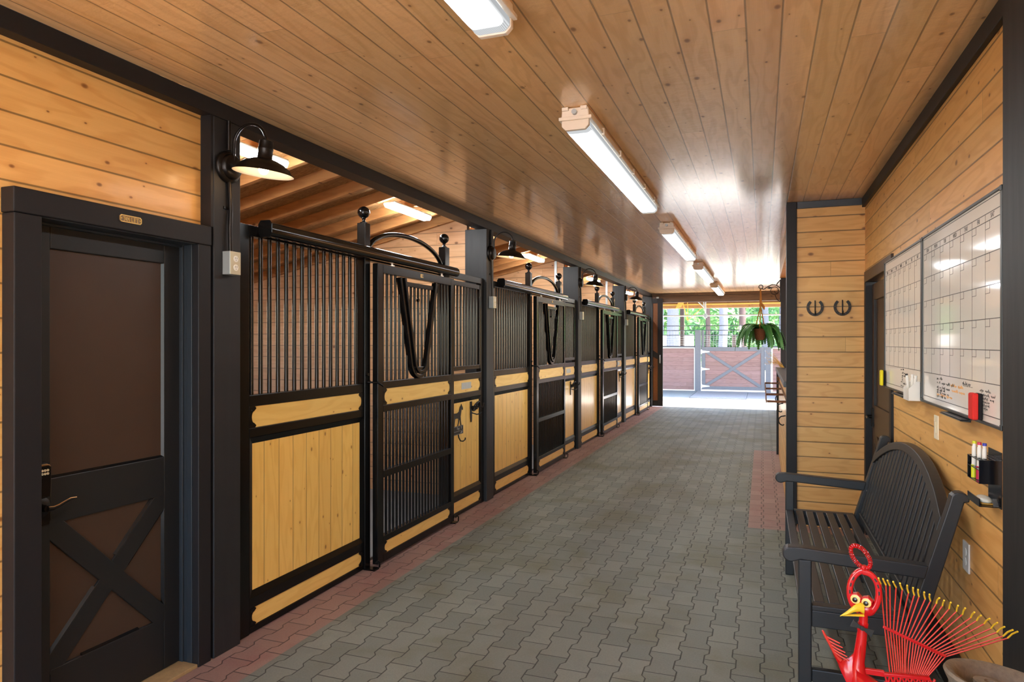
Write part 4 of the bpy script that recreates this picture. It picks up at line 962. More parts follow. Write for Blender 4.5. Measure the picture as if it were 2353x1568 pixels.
# marker caddy
cd = thing('marker_caddy', (XR, 3.04, 1.09), 'black acrylic marker caddy on the pine wall beside the wide black board', 'marker caddy')
xa, xb, ya, yb, za, zb = .752, XR - .001, 2.965, 3.118, 1.088, 1.176
m = MB(); m.box(xb - .003, xb, ya, yb, za - .09, zb + .03); m.build('back_plate', 'acrylic', cd)
m = MB(); m.box(xa, xb - .003, ya, ya + .003, za, zb); m.build('end_plate', 'acrylic', cd)
m = MB(); m.box(xa, xb - .003, yb - .003, yb, za, zb); m.build('end_plate', 'acrylic', cd)
for nm, zz in (('shelf', za), ('shelf', (za + zb) / 2 + .004)):
    m = MB(); m.box(xa, xb - .0035, ya + .0032, yb - .0032, zz, zz + .003); m.build(nm, 'acrylic', cd)
m = MB()
for xx in (xa, xa + .0165, xa + .033, xa + .0495, xb - .0085): m.box(xx, xx + .004, ya + .0032, yb - .0032, zb - .003, zb)
for q in range(9):
    yy = ya + .0032 + q * .0179; m.box(xa + .0042, xb - .009, yy, yy + .004, zb - .0029, zb - .0003)
m.build('top_grid', 'acrylic', cd)
m = MB(); m.box(xa, xb - .0035, ya, yb, za - .085, za - .082); m.box(xa, xa + .003, ya, yb, za - .082, za - .055); m.build('tray', 'acrylic', cd)
G = 'markers in the black caddy'
for (xx, yy), cap, lab in (((.762, 3.075), 'cap_y', 'white marker with a yellow end in the black caddy'), ((.770, 3.040), 'cap_r', 'white marker with a red end in the black caddy'), ((.780, 3.015), 'cap_b', 'white marker with a blue end in the black caddy')):
    mk = marker((xx, yy, za + .004), (xx + .002, yy - .002, za + .145), cap, lab, G)
    m = MB(); m.cyl((xx, yy, za + .0045), .0085, .05, 'z', 14); m.build('cap', cap, mk)
ms = thing('board_cleaner', (.785, 3.03, za - .08), 'pale rounded board cleaner lying in the tray of the black caddy', 'cleaner')
m = MB(); m.sphere((.785, 3.035, za - .068), .05, 22, 12, (.48, 1.1, .25)); m.build('body', 'glass_white', ms)
m = MB(); m.box(.766, .804, 2.99, 3.08, za - .0815, za - .075); m.build('pad', 'straw', ms, .004)

# ------------------------------------------------------------------ bench
bn = thing('garden_bench', (.40, 4.22, 0), 'black slatted garden bench with an arched back against the pine wall', 'bench')
YN, YF, T_ = 3.28, 5.105, .056
def lean(z): return .605 + .25 * (z - .45)
for y in (YN, YF):
    m = MB(); m.box(.150, .204, y, y + T_, 0, .648); m.build('front_leg', 'bench', bn, .005)
    poly = [(.612, 0), (.668, 0), (.640, .30), (.645, .44), (lean(.95) + .052, .95)]
    for q in range(9):
        a = math.radians(-20 + 200 * q / 8); poly.append((lean(.97) + .032 + .034 * math.cos(a), .962 + .030 * math.sin(a)))
    poly += [(lean(.93), .93), (.582, .44), (.580, .30)]
    m = MB(); m.prism(poly, T_, (0, y, 0), (1, 0, 0), (0, 0, 1), (0, 1, 0)); m.build('rear_leg', 'bench', bn, .005)
    poly = [(.16, .648), (.64, .618), (.655, .675), (.16, .702)]
    for q in range(1, 12):
        a = math.radians(90 + 210 * q / 11); poly.append((.118 + .034 * math.cos(a), .668 + .034 * math.sin(a)))
    m = MB(); m.prism(poly, T_ + .006, (0, y - .003, 0), (1, 0, 0), (0, 0, 1), (0, 1, 0)); m.build('armrest', 'bench', bn, .006)
    m = MB(); m.box(.2045, .581, y + .006, y + T_ - .006, .355, .428); m.build('seat_rail', 'bench', bn, .004)
    m = MB(); m.box(.2045, .60, y + .010, y + T_ - .010, .11, .165); m.build('stretcher', 'bench', bn, .004)
for i in range(7):
    x = .152 + i * .0632
    y0, y1 = YN + T_ + .001, YF - .001
    m = MB(); m.box(x, x + .046, y0, y1, .4315, .452); m.build('seat_slat', 'bench', bn, .003)
for y in (YN, YF):
    m = MB(); m.box(.2045, .578, y + .001, y + T_ - .001, .4285, .452); m.build('seat_edge', 'bench', bn, .004)
m = MB(); m.box(.168, .190, YN + T_ + .001, YF - .001, .37, .431); m.build('apron', 'bench', bn, .004)
m = MB(); m.box(.191, .60, 4.19, 4.25, .39, .431); m.build('seat_support', 'bench', bn, .004)
yc_, hf = (YN + YF + T_) / 2, (YF - YN - T_) / 2
def arch_z(y): return 1.048 - .175 * abs((y - yc_) / hf) ** 2.15
def arch_w(y): return .044 + .02 * abs((y - yc_) / hf) ** 2
m = MB(); N = 40; vs = []
for i in range(N + 1):
    y = yc_ - hf + 2 * hf * i / N; zt_ = arch_z(y); zb_ = zt_ - arch_w(y)
    for z, dx in ((zb_, -.006), (zt_, -.006), (zt_, .040), (zb_, .040)): vs.append((lean(z) + dx, y, z))
fs = []
for i in range(N):
    for k in range(4): fs.append((i * 4 + k, i * 4 + (k + 1) % 4, (i + 1) * 4 + (k + 1) % 4, (i + 1) * 4 + k))
fs += [(3, 2, 1, 0), (N * 4, N * 4 + 1, N * 4 + 2, N * 4 + 3)]
fs = [tuple(reversed(f)) for f in fs]
m.add(vs, fs); m.build('arched_top_rail', 'bench', bn, .004)
NS = 21
for i in range(NS):
    y = yc_ - hf + .045 + (2 * hf - .09) * i / (NS - 1); zt_ = arch_z(y) - arch_w(y) + .004
    a = Vector((lean(.475) + .012, y, .475)); b = Vector((lean(zt_) + .012, y, zt_))
    m = MB(); m.bar(a, b, .050, .016, up=(1, 0, -.25)); m.build('back_slat', 'bench', bn, .003)
m = MB(); m.box(lean(.45), lean(.45) + .035, YN + T_ + .001, YF - .001, .43, .474); m.build('lower_back_rail', 'bench', bn, .004)
for yy in (YF - .004,):
    for zz in (.62, .86):
        m = MB(); m.sphere((lean(zz) + .012, yy, zz), .008, 10, 6); m.build('bolt', 'zinc', bn)

# ------------------------------------------------------------------ scrap metal bird
YB = 2.5
def A(px, py, dy=0.0):
    return at(px, py, YB) + Vector((0, dy, 0))
def z5(x, y, dy=0.0): return A(1860 + x / 4.639, 1230 + y / 4.639, dy)
bd = thing('bird_sculpture', tuple(A(1985, 1568).xy) + (0,), 'red scrap metal bird sculpture with rake tail in front of the bench', 'sculpture')
Ub = Vector((CT, -ST, 0)) ; Wb = Vector((0, -1, 0))
px = A(1986, 1358) - A(1985, 1358); PXM = px.length                    # metres per pixel there
# head: horseshoe
pts = []
cxh, cyh = 1985.5, 1361
for q in range(33):
    t = -1 + 2 * q / 32; ang = math.radians(90 + t * 158)
    pts.append(A(cxh + 33.5 * math.cos(ang) + 2.0 * (1 if ang > PI / 2 else 0) * 0, cyh - 48 * math.sin(ang) + (4 if math.cos(ang) > 0 else -4) * .5))
m = MB(); m.sweep([tuple(p) for p in pts], [(-.0095, -.007), (-.006, -.0105), (.006, -.0105), (.0095, -.007), (.0095, .006), (-.0095, .006)], (0, 1, 0)); hd = m.build('horseshoe_head', 'red', bd, .003)
m = MB()
for q in (7, 9, 11, 21, 23, 25):
    p, p2 = pts[q], pts[q + 1]; dd = (p2 - p).normalized() * .006; nn = Vector((0, 1, 0)).cross(dd).normalized() * .0022
    m.obox(p + Vector((0, -.0102, 0)), dd, nn, Vector((0, .001, 0)))
m.build('nail_slots', 'cap_k', hd)
# head lump that joins the horseshoe to the neck
m = MB(); m.sphere(A(1993, 1402, .0), .024, 20, 12, (1.05, .55, .85)); m.build('cheek', 'red', bd)
# eyes
for ex, ey in ((1964.5, 1375.5), (1989.5, 1384)):
    c = A(ex, ey, -.018)
    M_ = Matrix.Translation(c + Vector((.003, .014, .003))) @ Matrix.Rotation(math.radians(-16), 4, 'Z') @ Matrix.Rotation(PI / 2, 4, 'X')
    m = MB(); m.lathe([(.001, -.012), (.0185, -.012), (.0195, -.009), (.0195, .010), (.017, .013), (.001, .013)], M_ @ Matrix.Rotation(.3, 4, 'Z'), 6, smooth=False); en = m.build('hex_nut_eye', 'red', bd, .0015)
    m = MB(); m.lathe([(.001, .0136), (.0145, .0136), (.0145, .0145), (.012, .0152), (.001, .0152)], M_, 24); m.build('eye_ring', 'eye_cream', en)
    m = MB(); m.lathe([(.001, .0156), (.008, .0156), (.0075, .018), (.004, .0195), (.0005, .02)], M_ @ Matrix.Translation((-.001, -.0015, 0)), 18); m.build('pupil', 'pupil', en)
# beak
def loft(rings, name, mat, par, bev=0.0):
    n = len(rings[0]); vs = [p for r in rings for p in r]; fs = []
    for i in range(len(rings) - 1):
        for k in range(n): fs.append((i * n + k, i * n + (k + 1) % n, (i + 1) * n + (k + 1) % n, (i + 1) * n + k))
    fs += [tuple(reversed(range(n))), tuple(range((len(rings) - 1) * n, len(rings) * n))]
    m = MB(); m.add(vs, fs, True); return m.build(name, mat, par, bev)
def ell(c, a, b, n=14, ax=Vector((0, 1, 0)), up=Vector((0, 0, 1))):
    return [Vector(c) + ax * a * math.cos(2 * PI * k / n) + up * b * math.sin(2 * PI * k / n) for k in range(n)]
loft([ell(A(1984, 1396, -.012), .014, .018), ell(A(1974, 1391, -.016), .013, .0155), ell(A(1960, 1394, -.022), .0105, .011), ell(A(1944, 1402, -.028), .007, .0062), ell(A(1928, 1408, -.032), .0012, .0012)], 'upper_beak', 'yellow', bd)
loft([ell(A(1984, 1411, -.012), .011, .004), ell(A(1968, 1410, -.016), .009, .0036), ell(A(1952, 1408.5, -.022), .006, .003), ell(A(1934, 1408.5, -.028), .001, .001)], 'lower_beak', 'yellow', bd)
# comb made of a coil spring
m = MB(); ring = []; cc = A(1979, 1279); a0 = math.radians(-52)
for q in range(46 * 9):
    th = 2 * PI * q / (46 * 9); ph = th * 46
    ex, ey = 31 * math.cos(th), 15.5 * math.sin(th)
    rx, ry = math.cos(th), math.sin(th)
    ex += rx * 4.8 * math.cos(ph); ey += ry * 4.8 * math.cos(ph)
    X_, Y_ = ex * math.cos(a0) - ey * math.sin(a0), ex * math.sin(a0) + ey * math.cos(a0)
    ring.append(A(1977.5 + X_, 1280.5 - Y_, 4.8 * PXM * math.sin(ph)))
m.tube(ring, .0016, 5, closed=True); m.build('spring_comb', 'red', bd)
m = MB(); m.cyl(A(1985, 1308), .008, .012, 'z', 12); m.build('comb_base', 'red', bd)
# neck and body
neck = [(1985, 1404, 10.0), (1984, 1425, 10.5), (1982, 1446, 11), (1979.5, 1470, 12.5), (1976, 1498, 13.5), (1972, 1520, 15), (1970, 1545, 20), (1974, 1572, 27), (1990, 1610, 34), (2015, 1650, 36)]
m = MB(); m.tube([A(a, b) for a, b, r_ in neck], [r_ * PXM for a, b, r_ in neck], 18); m.build('neck', 'red', bd)
m = MB(); m.tube([A(1983.5, 1432), A(1981.5, 1449)], [12.2 * PXM, 12.6 * PXM], 18); m.build('neck_collar', 'red', bd)
# bow tie
c = A(1979, 1438, -.022)
m = MB()
for sg, (dx, dz) in ((-1, (-.031, .018)), (1, (.031, -.018))):
    U_ = Vector((.92, 0, -.40)); V_ = Vector((.40, 0, .92))
    m.prism([(sg * .004, -.004), (sg * .034, -.013), (sg * .034, .013), (sg * .004, .004)][::sg], .003, c, U_, V_, (0, -1, 0))
m.obox(c + Vector((0, -.002, 0)), Vector((.005, 0, -.002)), Vector((.002, 0, .006)), Vector((0, .004, 0))); m.build('bow_tie', 'cap_k', bd, .001)
# breast scoop: curved sheet between the raised point and the neck, flowing into the body
prof_t = [(1912, 1497), (1918, 1506), (1930, 1514), (1940, 1517), (1950, 1513), (1960, 1504), (1968, 1490), (1974, 1466)]
lower = [(1914, 1500), (1924, 1518), (1930, 1536), (1940, 1556), (1952, 1580), (1966, 1590), (1976, 1560), (1980, 1500)]
rings = []
for (a, b), (e_, f_) in zip(prof_t, lower):
    p, q = A(a, b), A(e_, f_)
    rings.append([p + Vector((0, -.004, 0)), (p + q) / 2 + Vector((0, -.022, 0)), q + Vector((0, -.018, 0)), q + Vector((0, .018, 0)), (p + q) / 2 + Vector((0, .012, 0)), p + Vector((0, .004, 0))])
loft(rings, 'breast', 'red', bd)
# comb like wing on the raised point
m = MB(); a, b = z5(135, 1003, -.01), z5(290, 1285, -.006)
m.tube([a, z5(165, 1060, -.01), z5(205, 1130, -.01), z5(250, 1215, -.008), b, z5(330, 1330, -.004)], [.003, .0045, .0052, .0056, .006, .007], 10)
for (x0, y0), (x1, y1), (x2, y2) in (((185, 1075), (245, 1098), (318, 1122)), ((205, 1115), (270, 1145), (345, 1168)), ((225, 1155), (290, 1190), (372, 1218)), ((245, 1195), (310, 1232), (393, 1262)), ((265, 1235), (330, 1275), (415, 1308))):
    m.tube([z5(x0, y0, -.01), z5(x1, y1, -.016), z5(x2, y2, -.026)], [.0032, .0030, .0022], 8)
m.build('claw_wing', 'red_tine', bd)
# back rail of the body
m = MB()
m.bar(z5(585, 1445), z5(800, 1478), .018, .014, (0, 1, 0)); m.bar(z5(790, 1482), z5(1285, 1530), .010, .016, (0, 1, 0)); m.bar(z5(800, 1580), z5(1280, 1610), .010, .016, (0, 1, 0))
for xx in range(800, 1300, 60):
    m.bar(z5(xx, 1485 + (xx - 800) * .1), z5(xx + 34, 1590), .006, .010, (0, 1, 0)); m.bar(z5(xx + 58, 1490 + (xx - 800) * .1), z5(xx + 34, 1590), .006, .010, (0, 1, 0))
m.build('back_rail', 'red', bd, .002)
loft([ell(A(1965, 1560), .05, .045, 16), ell(A(1990, 1590), .062, .06, 16), ell(A(2030, 1620), .065, .06, 16), ell(A(2080, 1625), .05, .045, 16), ell(A(2130, 1615), .02, .02, 16)], 'body', 'red', bd)
# rake tail
tips = [(720,428),(770,440),(820,462),(882,480),(957,500),(1035,527),(1100,555),(1155,578),(1222,607),(1280,632),(1385,672),(1435,698),(1505,718),(1582,750),(1657,775),(1752,815),(1818,845),(1908,875),(1985,912),(2055,950),(2138,977),(2183,988)]
bends = [(760,520),(817,537),(862,548),(932,572),(1000,600),(1070,640),(1133,668),(1187,687),(1255,715),(1313,738),(1378,765),(1443,790),(1515,822),(1592,850),(1655,880),(1743,912),(1803,940),(1880,970),(1950,1015),(2008,1050),(2070,1085),(2113,1100)]
NT_ = len(tips)
for i in range(NT_):
    f = i / (NT_ - 1); bx, by = bends[i]
    dyb = .0 + .03 * math.sin(PI * f)
    cxp, cyp = 815 + (1470 - 815) * f, 1020 + (1335 - 1020) * f
    root = (868 + (1240 - 868) * f ** .8, 1520 + 40 * f)
    kink = None
    if 8 <= i <= 10: kink = (root[0] + (cxp - root[0]) * .45 - 14 + 8 * (i - 8), root[1] + (cyp - root[1]) * .42)
    path = [z5(*root, .012)] + ([z5(*kink, .02)] if kink else []) + [z5(cxp, cyp, .025), z5(bx, by, dyb)]
    m = MB(); m.tube(path, .0022, 8); tn = m.build('tail_tine', 'red_tine', bd)
    mid = ((tips[i][0] + bx) / 2 + (4 if i > 10 else -2), (tips[i][1] + by) / 2)
    m = MB(); m.tube([z5(bx, by, dyb), z5(*mid, dyb - .008), z5(*tips[i], dyb - .03)], .0027, 8); m.build('yellow_tip', 'yellow', tn)
m = MB(); m.bar(z5(795, 1003, .022), z5(1475, 1325, .022), .0085, .010, (0, 1, 0)); m.bar(z5(795, 1022, .031), z5(1440, 1338, .031), .004, .008, (0, 1, 0)); m.build('tail_crossbar', 'red', bd, .002)
# legs down to the floor
bx, by = A(1990, 1590).x, YB
for sx in (.0, .09):
    m = MB(); m.tube([(bx + sx, by, .30), (bx + sx + .01, by + .02, .18), (bx + sx, by, .02), (bx + sx - .04, by - .05, .01)], .009, 10)
    for a in (-.6, 0, .6): m.tube([(bx + sx, by, .014), (bx + sx - .07 * math.cos(a), by - .07 * math.sin(a + .8), .008)], .007, 8)
    m.build('leg', 'red', bd)

# ------------------------------------------------------------------ rusty pot in the near corner
YP = 2.04
pc = Vector((.575, YP, .70))
pot = thing('iron_planter', (pc.x, pc.y, 0), 'rusty cast iron bowl on a stand in front of the bird sculpture', 'planter')
TM = Matrix.Translation(pc) @ Matrix.Rotation(math.radians(7), 4, 'Y') @ Matrix.Rotation(math.radians(-4), 4, 'X')
m = MB(); m.lathe([(.001, -.13), (.06, -.128), (.105, -.10), (.120, -.05), (.125, .02), (.134, .034), (.140, .046), (.136, .054), (.122, .051), (.108, .038), (.100, .0), (.09, -.05), (.07, -.09), (.001, -.10)], TM, 48); m.build('bowl', 'rust', pot)
m = MB(); m.lathe([(.034, -.10), (.027, -.02), (.026, .022), (.040, .030), (.040, .037), (.016, .040), (.010, .02)], TM @ Matrix.Translation((-.025, .035, -.005)), 24); m.build('inner_boss', 'rust', pot)
m = MB(); m.lathe([(.001, .0), (.14, 0), (.14, .02), (.06, .05), (.035, .12), (.03, .40), (.05, .52), (.09, .585), (.001, .60)], Matrix.Translation((pc.x, pc.y, 0)), 32); m.build('pedestal', 'rust', pot)

# ------------------------------------------------------------------ things past the partition
rk = thing('blanket_rack', (.22, 8.5, 1.05), 'rusty brown blanket rack fixed to the low counter wall', 'rack')
for yy in (6.95, 7.9, 8.9, 10.1):
    m = MB(); m.box(.04, .218, yy - .011, yy + .011, 1.04, 1.062); m.build('rung', 'rust_brown', rk, .003)
m = MB(); m.box(.028, .0395, 6.93, 10.12, 1.038, 1.064); m.build('front_rail', 'rust_brown', rk, .003)
m = MB(); m.box(.205, .2195, 6.93, 10.12, 1.066, 1.085); m.box(.19, .2195, 10.07, 10.13, 1.086, 1.14); m.build('wall_plate', 'rust_brown', rk, .002)
for q, (yy, zz, lb) in enumerate(((7.25, .84, 'black bridle hook on the low counter wall, nearest the partition'), (8.0, .90, 'black bridle hook on the low counter wall, in the middle'), (9.0, .92, 'black bridle hook on the low counter wall, nearest the far opening'))):
    m = MB(); pts = [(.214, yy, zz + .05)] + [(.19 - .04 * math.sin(PI * u / 10), yy, zz + .045 * math.cos(PI * u / 10)) for u in range(11)] + [(.20, yy, zz - .035)]
    m.tube(pts, .006, 8); tag(m.build('hanging_bridle_hook', 'iron', None), lb, 'hook', 'bridle hooks on the counter wall')

# hanging fern on its iron bracket
bk = thing('plant_bracket', (.246, 10.55, 2.4), 'black scrolled iron plant bracket on the post above the counter', 'bracket')
def arc(cx, cz, r, a0, a1, n=16): return [(cx + r * math.cos(math.radians(a0 + (a1 - a0) * i / n)), 10.55, cz + r * math.sin(math.radians(a0 + (a1 - a0) * i / n))) for i in range(n + 1)]
m = MB(); m.box(.235, .245, 10.53, 10.57, 2.20, 2.52); m.build('wall_bar', 'iron', bk, .002)
m = MB(); m.tube(arc(-.022, 2.42, .028, -60, 200) + [(-.03, 10.55, 2.395), (.02, 10.55, 2.385), (.07, 10.55, 2.42), (.13, 10.55, 2.45), (.19, 10.55, 2.44), (.235, 10.55, 2.40)], .006, 8); m.build('arm', 'iron', bk)
m = MB(); m.tube(arc(.165, 2.36, .055, 0, 330), .005, 8); m.tube(arc(.19, 2.35, .026, 90, -200), .004, 8); m.tube([(.17, 10.55, 2.30), (.19, 10.55, 2.25), (.21, 10.55, 2.22), (.235, 10.55, 2.21)], .006, 8); m.build('scroll', 'iron', bk)
m = MB(); m.prism([(0, 0), (.03, .02), (.075, .01), (.04, -.012)], .006, (.06, 10.547, 2.40), (1, 0, 0), (0, 0, 1), (0, 1, 0)); m.prism([(0, 0), (.05, .07), (.06, .10), (.015, .05)], .006, (.18, 10.547, 2.42), (1, 0, 0), (0, 0, 1), (0, 1, 0)); m.build('iron_leaf', 'iron', bk)
FX, FY, FZ = -.035, 10.55, 1.66
fn = thing('hanging_fern', (FX, FY, FZ), 'green fern in a woven basket hanging by ropes past the partition', 'plant')
m = MB(); m.lathe([(.001, -.01), (.05, -.01), (.066, .02), (.076, .09), (.080, .15), (.072, .155), (.066, .12), (.001, .11)], Matrix.Translation((FX, FY, FZ)), 24); m.build('basket', 'coir', fn)
m = MB()
for q in range(3):
    a = 2 * PI * q / 3 + .5; p0 = Vector((FX + .076 * math.cos(a), FY + .076 * math.sin(a), FZ + .15)); p1 = Vector((FX + .01, FY, 2.15)); pts = []
    for u in range(15):
        p = p0.lerp(p1, u / 14); pts.append(p + Vector((.004 * math.sin(u * 2.4), .004 * math.cos(u * 2.4), 0)))
    m.tube(pts, .008, 6)
m.tube([(FX + .01, FY, 2.14), (FX + .01, FY, 2.26), (FX + .008, FY, 2.39)], [.018, .014, .009], 8); m.tube([(FX + .02, FY, 2.18), (FX + .05, FY, 2.13), (FX + .06, FY, 2.09)], [.016, .02, .006], 8); m.build('rope_hanger', 'rope', fn)
rnd = random.Random(3); m = MB()
def frond(m, base, ang, length, rise, width, n=22):
    d_ = Vector((math.cos(ang), math.sin(ang), 0)); sd = Vector((-math.sin(ang), math.cos(ang), 0)); P_ = []
    for i in range(n + 1):
        t = i / n; out = length * (1 - (1 - t) ** 1.6) * .8; z = rise * math.sin(min(1, t * 1.9) * PI * .5) - (length * 1.25) * max(0, t - .2) ** 1.5
        P_.append(base + d_ * out + Vector((0, 0, z)))
    for i in range(1, n):
        tg = (P_[i + 1] - P_[i]).normalized(); w = width * math.sin(PI * (.12 + .82 * i / n) ** .75) * rnd.uniform(.9, 1.1) + .008
        hw_ = tg * (P_[i + 1] - P_[i]).length * .50; dn = Vector((0, 0, -w * .22))
        for sg in (-1, 1):
            b_ = P_[i]; mid = b_ + sd * sg * w * .6 + tg * w * .12 + dn * .4; tip = b_ + sd * sg * w + tg * w * .30 + dn
            m.add([b_ - hw_, b_ + hw_, mid + hw_ * .95, tip + hw_ * .1, mid - hw_ * .95], [(0, 1, 2, 3, 4)])
    m.tube(P_, .0022, 4, caps=False)
for q in range(58):
    ang_ = (q * 2.399 + rnd.uniform(-.2, .2)) % (2 * PI)
    if abs(ang_ - 1.5 * PI + .05) < .42: continue
    frond(m, Vector((FX + rnd.uniform(-.05, .05), FY + rnd.uniform(-.05, .05), FZ + .15)), ang_, rnd.uniform(.30, .45), rnd.uniform(.05, .13), rnd.uniform(.034, .048))
m.build('fronds', 'fern', fn)
m = MB()
for q in range(14):
    a = Vector((.27 + rnd.uniform(-.02, .02), 10.42 + rnd.uniform(-.04, .04), 1.26)); b = a + Vector((-rnd.uniform(.08, .24), rnd.uniform(-.06, .06), rnd.uniform(.04, .25)))
    m.tube([a, a.lerp(b, .5) + Vector((0, 0, .03)), b], [.003, .003, .001], 5)
    for u in range(9):
        p = a.lerp(b, .35 + .07 * u) + Vector((0, 0, .02)); e_ = Vector((-.03, rnd.uniform(-.02, .02), rnd.uniform(-.03, .03))); m.add([p, p + e_ + Vector((0, 0, .004)), p + e_ * 1.1], [(0, 1, 2)])
tag(m.build('dried_spray', 'straw', None), 'dry straw coloured spray on the counter below the fern', 'dried plant')

# ------------------------------------------------------------------ far opening: sliding door, yard, gate, arena, trees
d = thing('door_3', (-2.48, YEND - .06, 0), 'dark sliding barn door pushed open beside the far opening', 'door', kind='structure')
yd0, yd1 = YEND - .10, YEND - .055
m = MB(); m.box(-2.60, -2.36, yd0 + .012, yd1, .03, 2.70); m.build('door_boards', 'rust_brown', d)
m = MB(); m.box(-2.47, -2.345, yd0, yd1 + .002, .02, 2.72); m.box(-2.60, -2.47, yd0, yd1, .02, .16); m.box(-2.60, -2.47, yd0, yd1, 2.6, 2.72); m.box(-2.612, -2.585, yd0, yd1, .02, 2.72)
m.prism([(-2.585, 1.42), (-2.585, 1.26), (-2.47, 1.20), (-2.47, 1.34)], .01, (0, yd0 + .0115, 0), (1, 0, 0), (0, 0, 1), (0, -1, 0)); m.build('door_frame', 'black_paint', d, .004)
m = MB(); m.tube([(-2.41, yd0, 1.10), (-2.41, yd0 - .03, 1.11), (-2.41, yd0 - .03, 1.29), (-2.41, yd0, 1.30)], .009, 8); m.build('pull_handle', 'grey_metal', d)
m = MB(); m.box(-2.50, -2.44, yd0 - .01, yd1, 2.722, 2.765); m.build('trolley', 'grey_metal', d, .003)

struct('ground', MB().box(-30, 30, -30, -2.0, -.14, -.02), 'concrete', 'unseen pale yard outside the near doorway, added to bounce sunlight', 'ground')  # added pale ground, bounces sunlight up to the near ceiling
struct('path', MB().box(-9, 9, YEND, 20.6, -.12, -.004), 'concrete', 'sunlit sandy concrete strip outside the far opening', 'ground')
m = MB(); m.box(-9, -2.02, 19.4, 23.4, -.003, .012); tag(m.build('gravel', 'gravel', None), 'grey gravel bed in front of the red board fence', 'gravel', kind='stuff')
m = MB(); m.box(-2.0, -.44, 20.5, 23.30, -.0035, .022); tag(m.build('rubber_mat', 'mat_grey', None, .008), 'worn grey rubber mat in front of the gate, hinge side', 'mat', 'rubber mats before the gate')
m = MB(); m.box(-.43, 1.3, 20.35, 23.30, -.0035, .020); tag(m.build('rubber_mat', 'mat_grey', None, .008), 'worn grey rubber mat in front of the gate, latch side', 'mat', 'rubber mats before the gate')
struct('ground', MB().box(-9, 9, 20.6, 23.6, -.12, -.004), 'mat_grey', 'grey covered walkway before the gate', 'ground')
struct('ground', MB().box(-30, -2.3, 23.6, 41, -.14, -.01), 'sand', 'pale sand of the riding arena beyond the gate', 'ground')
struct('ground', MB().box(-2.3, 30, 23.6, 41, -.14, -.01), 'sand', 'pale sand beyond the gate', 'ground')
struct('ground', MB().box(-60, 60, 41, 90, -.16, -.02), 'grass', 'green ground under the trees', 'ground')
GY = 23.5
def board_fence(xa, xb, lab):
    r = thing('board_fence', ((xa + xb) / 2, GY, 0), lab, 'fence')
    m = MB(); m.box(xa, xb, GY, GY + .05, .04, 1.42); m.build('boards', 'fence', r)
    m = MB(); m.box(xa, xb, GY - .02, GY + .07, 1.425, 1.455); m.build('cap_strip', 'white', r, .003)
    m = MB(); m.box(xa, xb, GY - .015, GY + .065, 1.456, 1.505); m.build('top_rail', 'gate_dark', r, .003)
    e_ = xb if xb < 0 else xa
    m = MB(); m.box(e_ - .03, e_, GY - .02, GY - .001, .04, 1.42) if xb < 0 else m.box(e_, e_ + .04, GY - .02, GY - .001, .04, 1.42); m.build('edge_strip', 'white', r)
    m = MB(); z = 1.56
    x = xa
    while x < xb: m.box(x, x + .006, GY + .02, GY + .026, 1.506, 2.02); x += .10
    while z < 1.86: m.box(xa, xb, GY + .027, GY + .033, z, z + .006); z += .075
    m.build('wire_mesh', 'white_wire', r)
    for z in (1.865, 2.02):
        m = MB(); m.tube([(xa, GY + .03, z), (xb, GY + .03, z)], .013, 8); m.build('pipe_rail', 'gate_dark', r)
    return r
board_fence(-7.0, -2.115, 'faded red board fence with wire mesh on the hinge side of the gate')
board_fence(.27, 4.0, 'faded red board fence with wire mesh on the latch side of the gate')
tag(MB().box(-2.11, -1.925, GY - .05, GY + .09, 0, 2.035).build('gate_post', 'gate_grey', None, .006), 'tall grey gate post carrying the white hinges', 'post')
tag(MB().box(.09, .255, GY - .05, GY + .09, 0, 1.47).build('gate_post', 'gate_grey', None, .006), 'shorter grey gate post on the latch side', 'post')
gt = thing('stable_gate', (-.9, GY, 0), 'grey framed board gate with an X brace past the far opening', 'gate')
ga, gb = -1.905, .075
m = MB(); m.box(ga + .05, gb - .05, GY + .005, GY + .035, .08, 1.44); m.build('boards', 'fence', gt)
m = MB(); m.box(ga, ga + .125, GY - .02, GY + .004, .06, 1.47); m.box(gb - .12, gb, GY - .02, GY + .004, .06, 1.47); m.box(ga + .125, gb - .12, GY - .02, GY + .004, 1.335, 1.47); m.box(ga + .125, gb - .12, GY - .02, GY + .004, .06, .17)
m.box(ga, ga + .075, GY + .0045, GY + .04, 1.471, 2.03); m.build('gate_frame', 'gate_grey', gt, .004)
for i_, (p, q) in enumerate((((ga + .13, 1.33), (gb - .13, .18)), ((ga + .13, .18), (gb - .13, 1.33)))):
    m = MB(); m.bar((p[0], GY - .004 - .004 * i_, p[1]), (q[0], GY - .004 - .004 * i_, q[1]), .095, .016, (0, 1, 0)); m.build('cross_brace', 'gate_grey', gt, .003)
for z in (1.31, .735, .17):
    m = MB(); m.box(ga - .03, ga + .02, GY - .036, GY - .021, z - .075, z + .075); m.prism([(0, -.045), (.24, -.016), (.24, .016), (0, .045)], .012, (ga + .02, GY - .021, z), (1, 0, 0), (0, 0, 1), (0, -1, 0)); m.build('strap_hinge', 'white', gt, .003)
m = MB(); x = ga + .08
while x < gb: m.box(x, x + .006, GY + .02, GY + .026, 1.471, 2.02); x += .10
z = 1.53
while z < 1.86: m.box(ga + .076, gb, GY + .027, GY + .033, z, z + .006); z += .06
m.build('wire_mesh', 'white_wire', gt)
for z in (1.865, 2.02):
    m = MB(); m.tube([(ga + .076, GY + .03, z), (gb, GY + .03, z)], .013, 8); m.build('pipe_rail', 'gate_dark', gt)
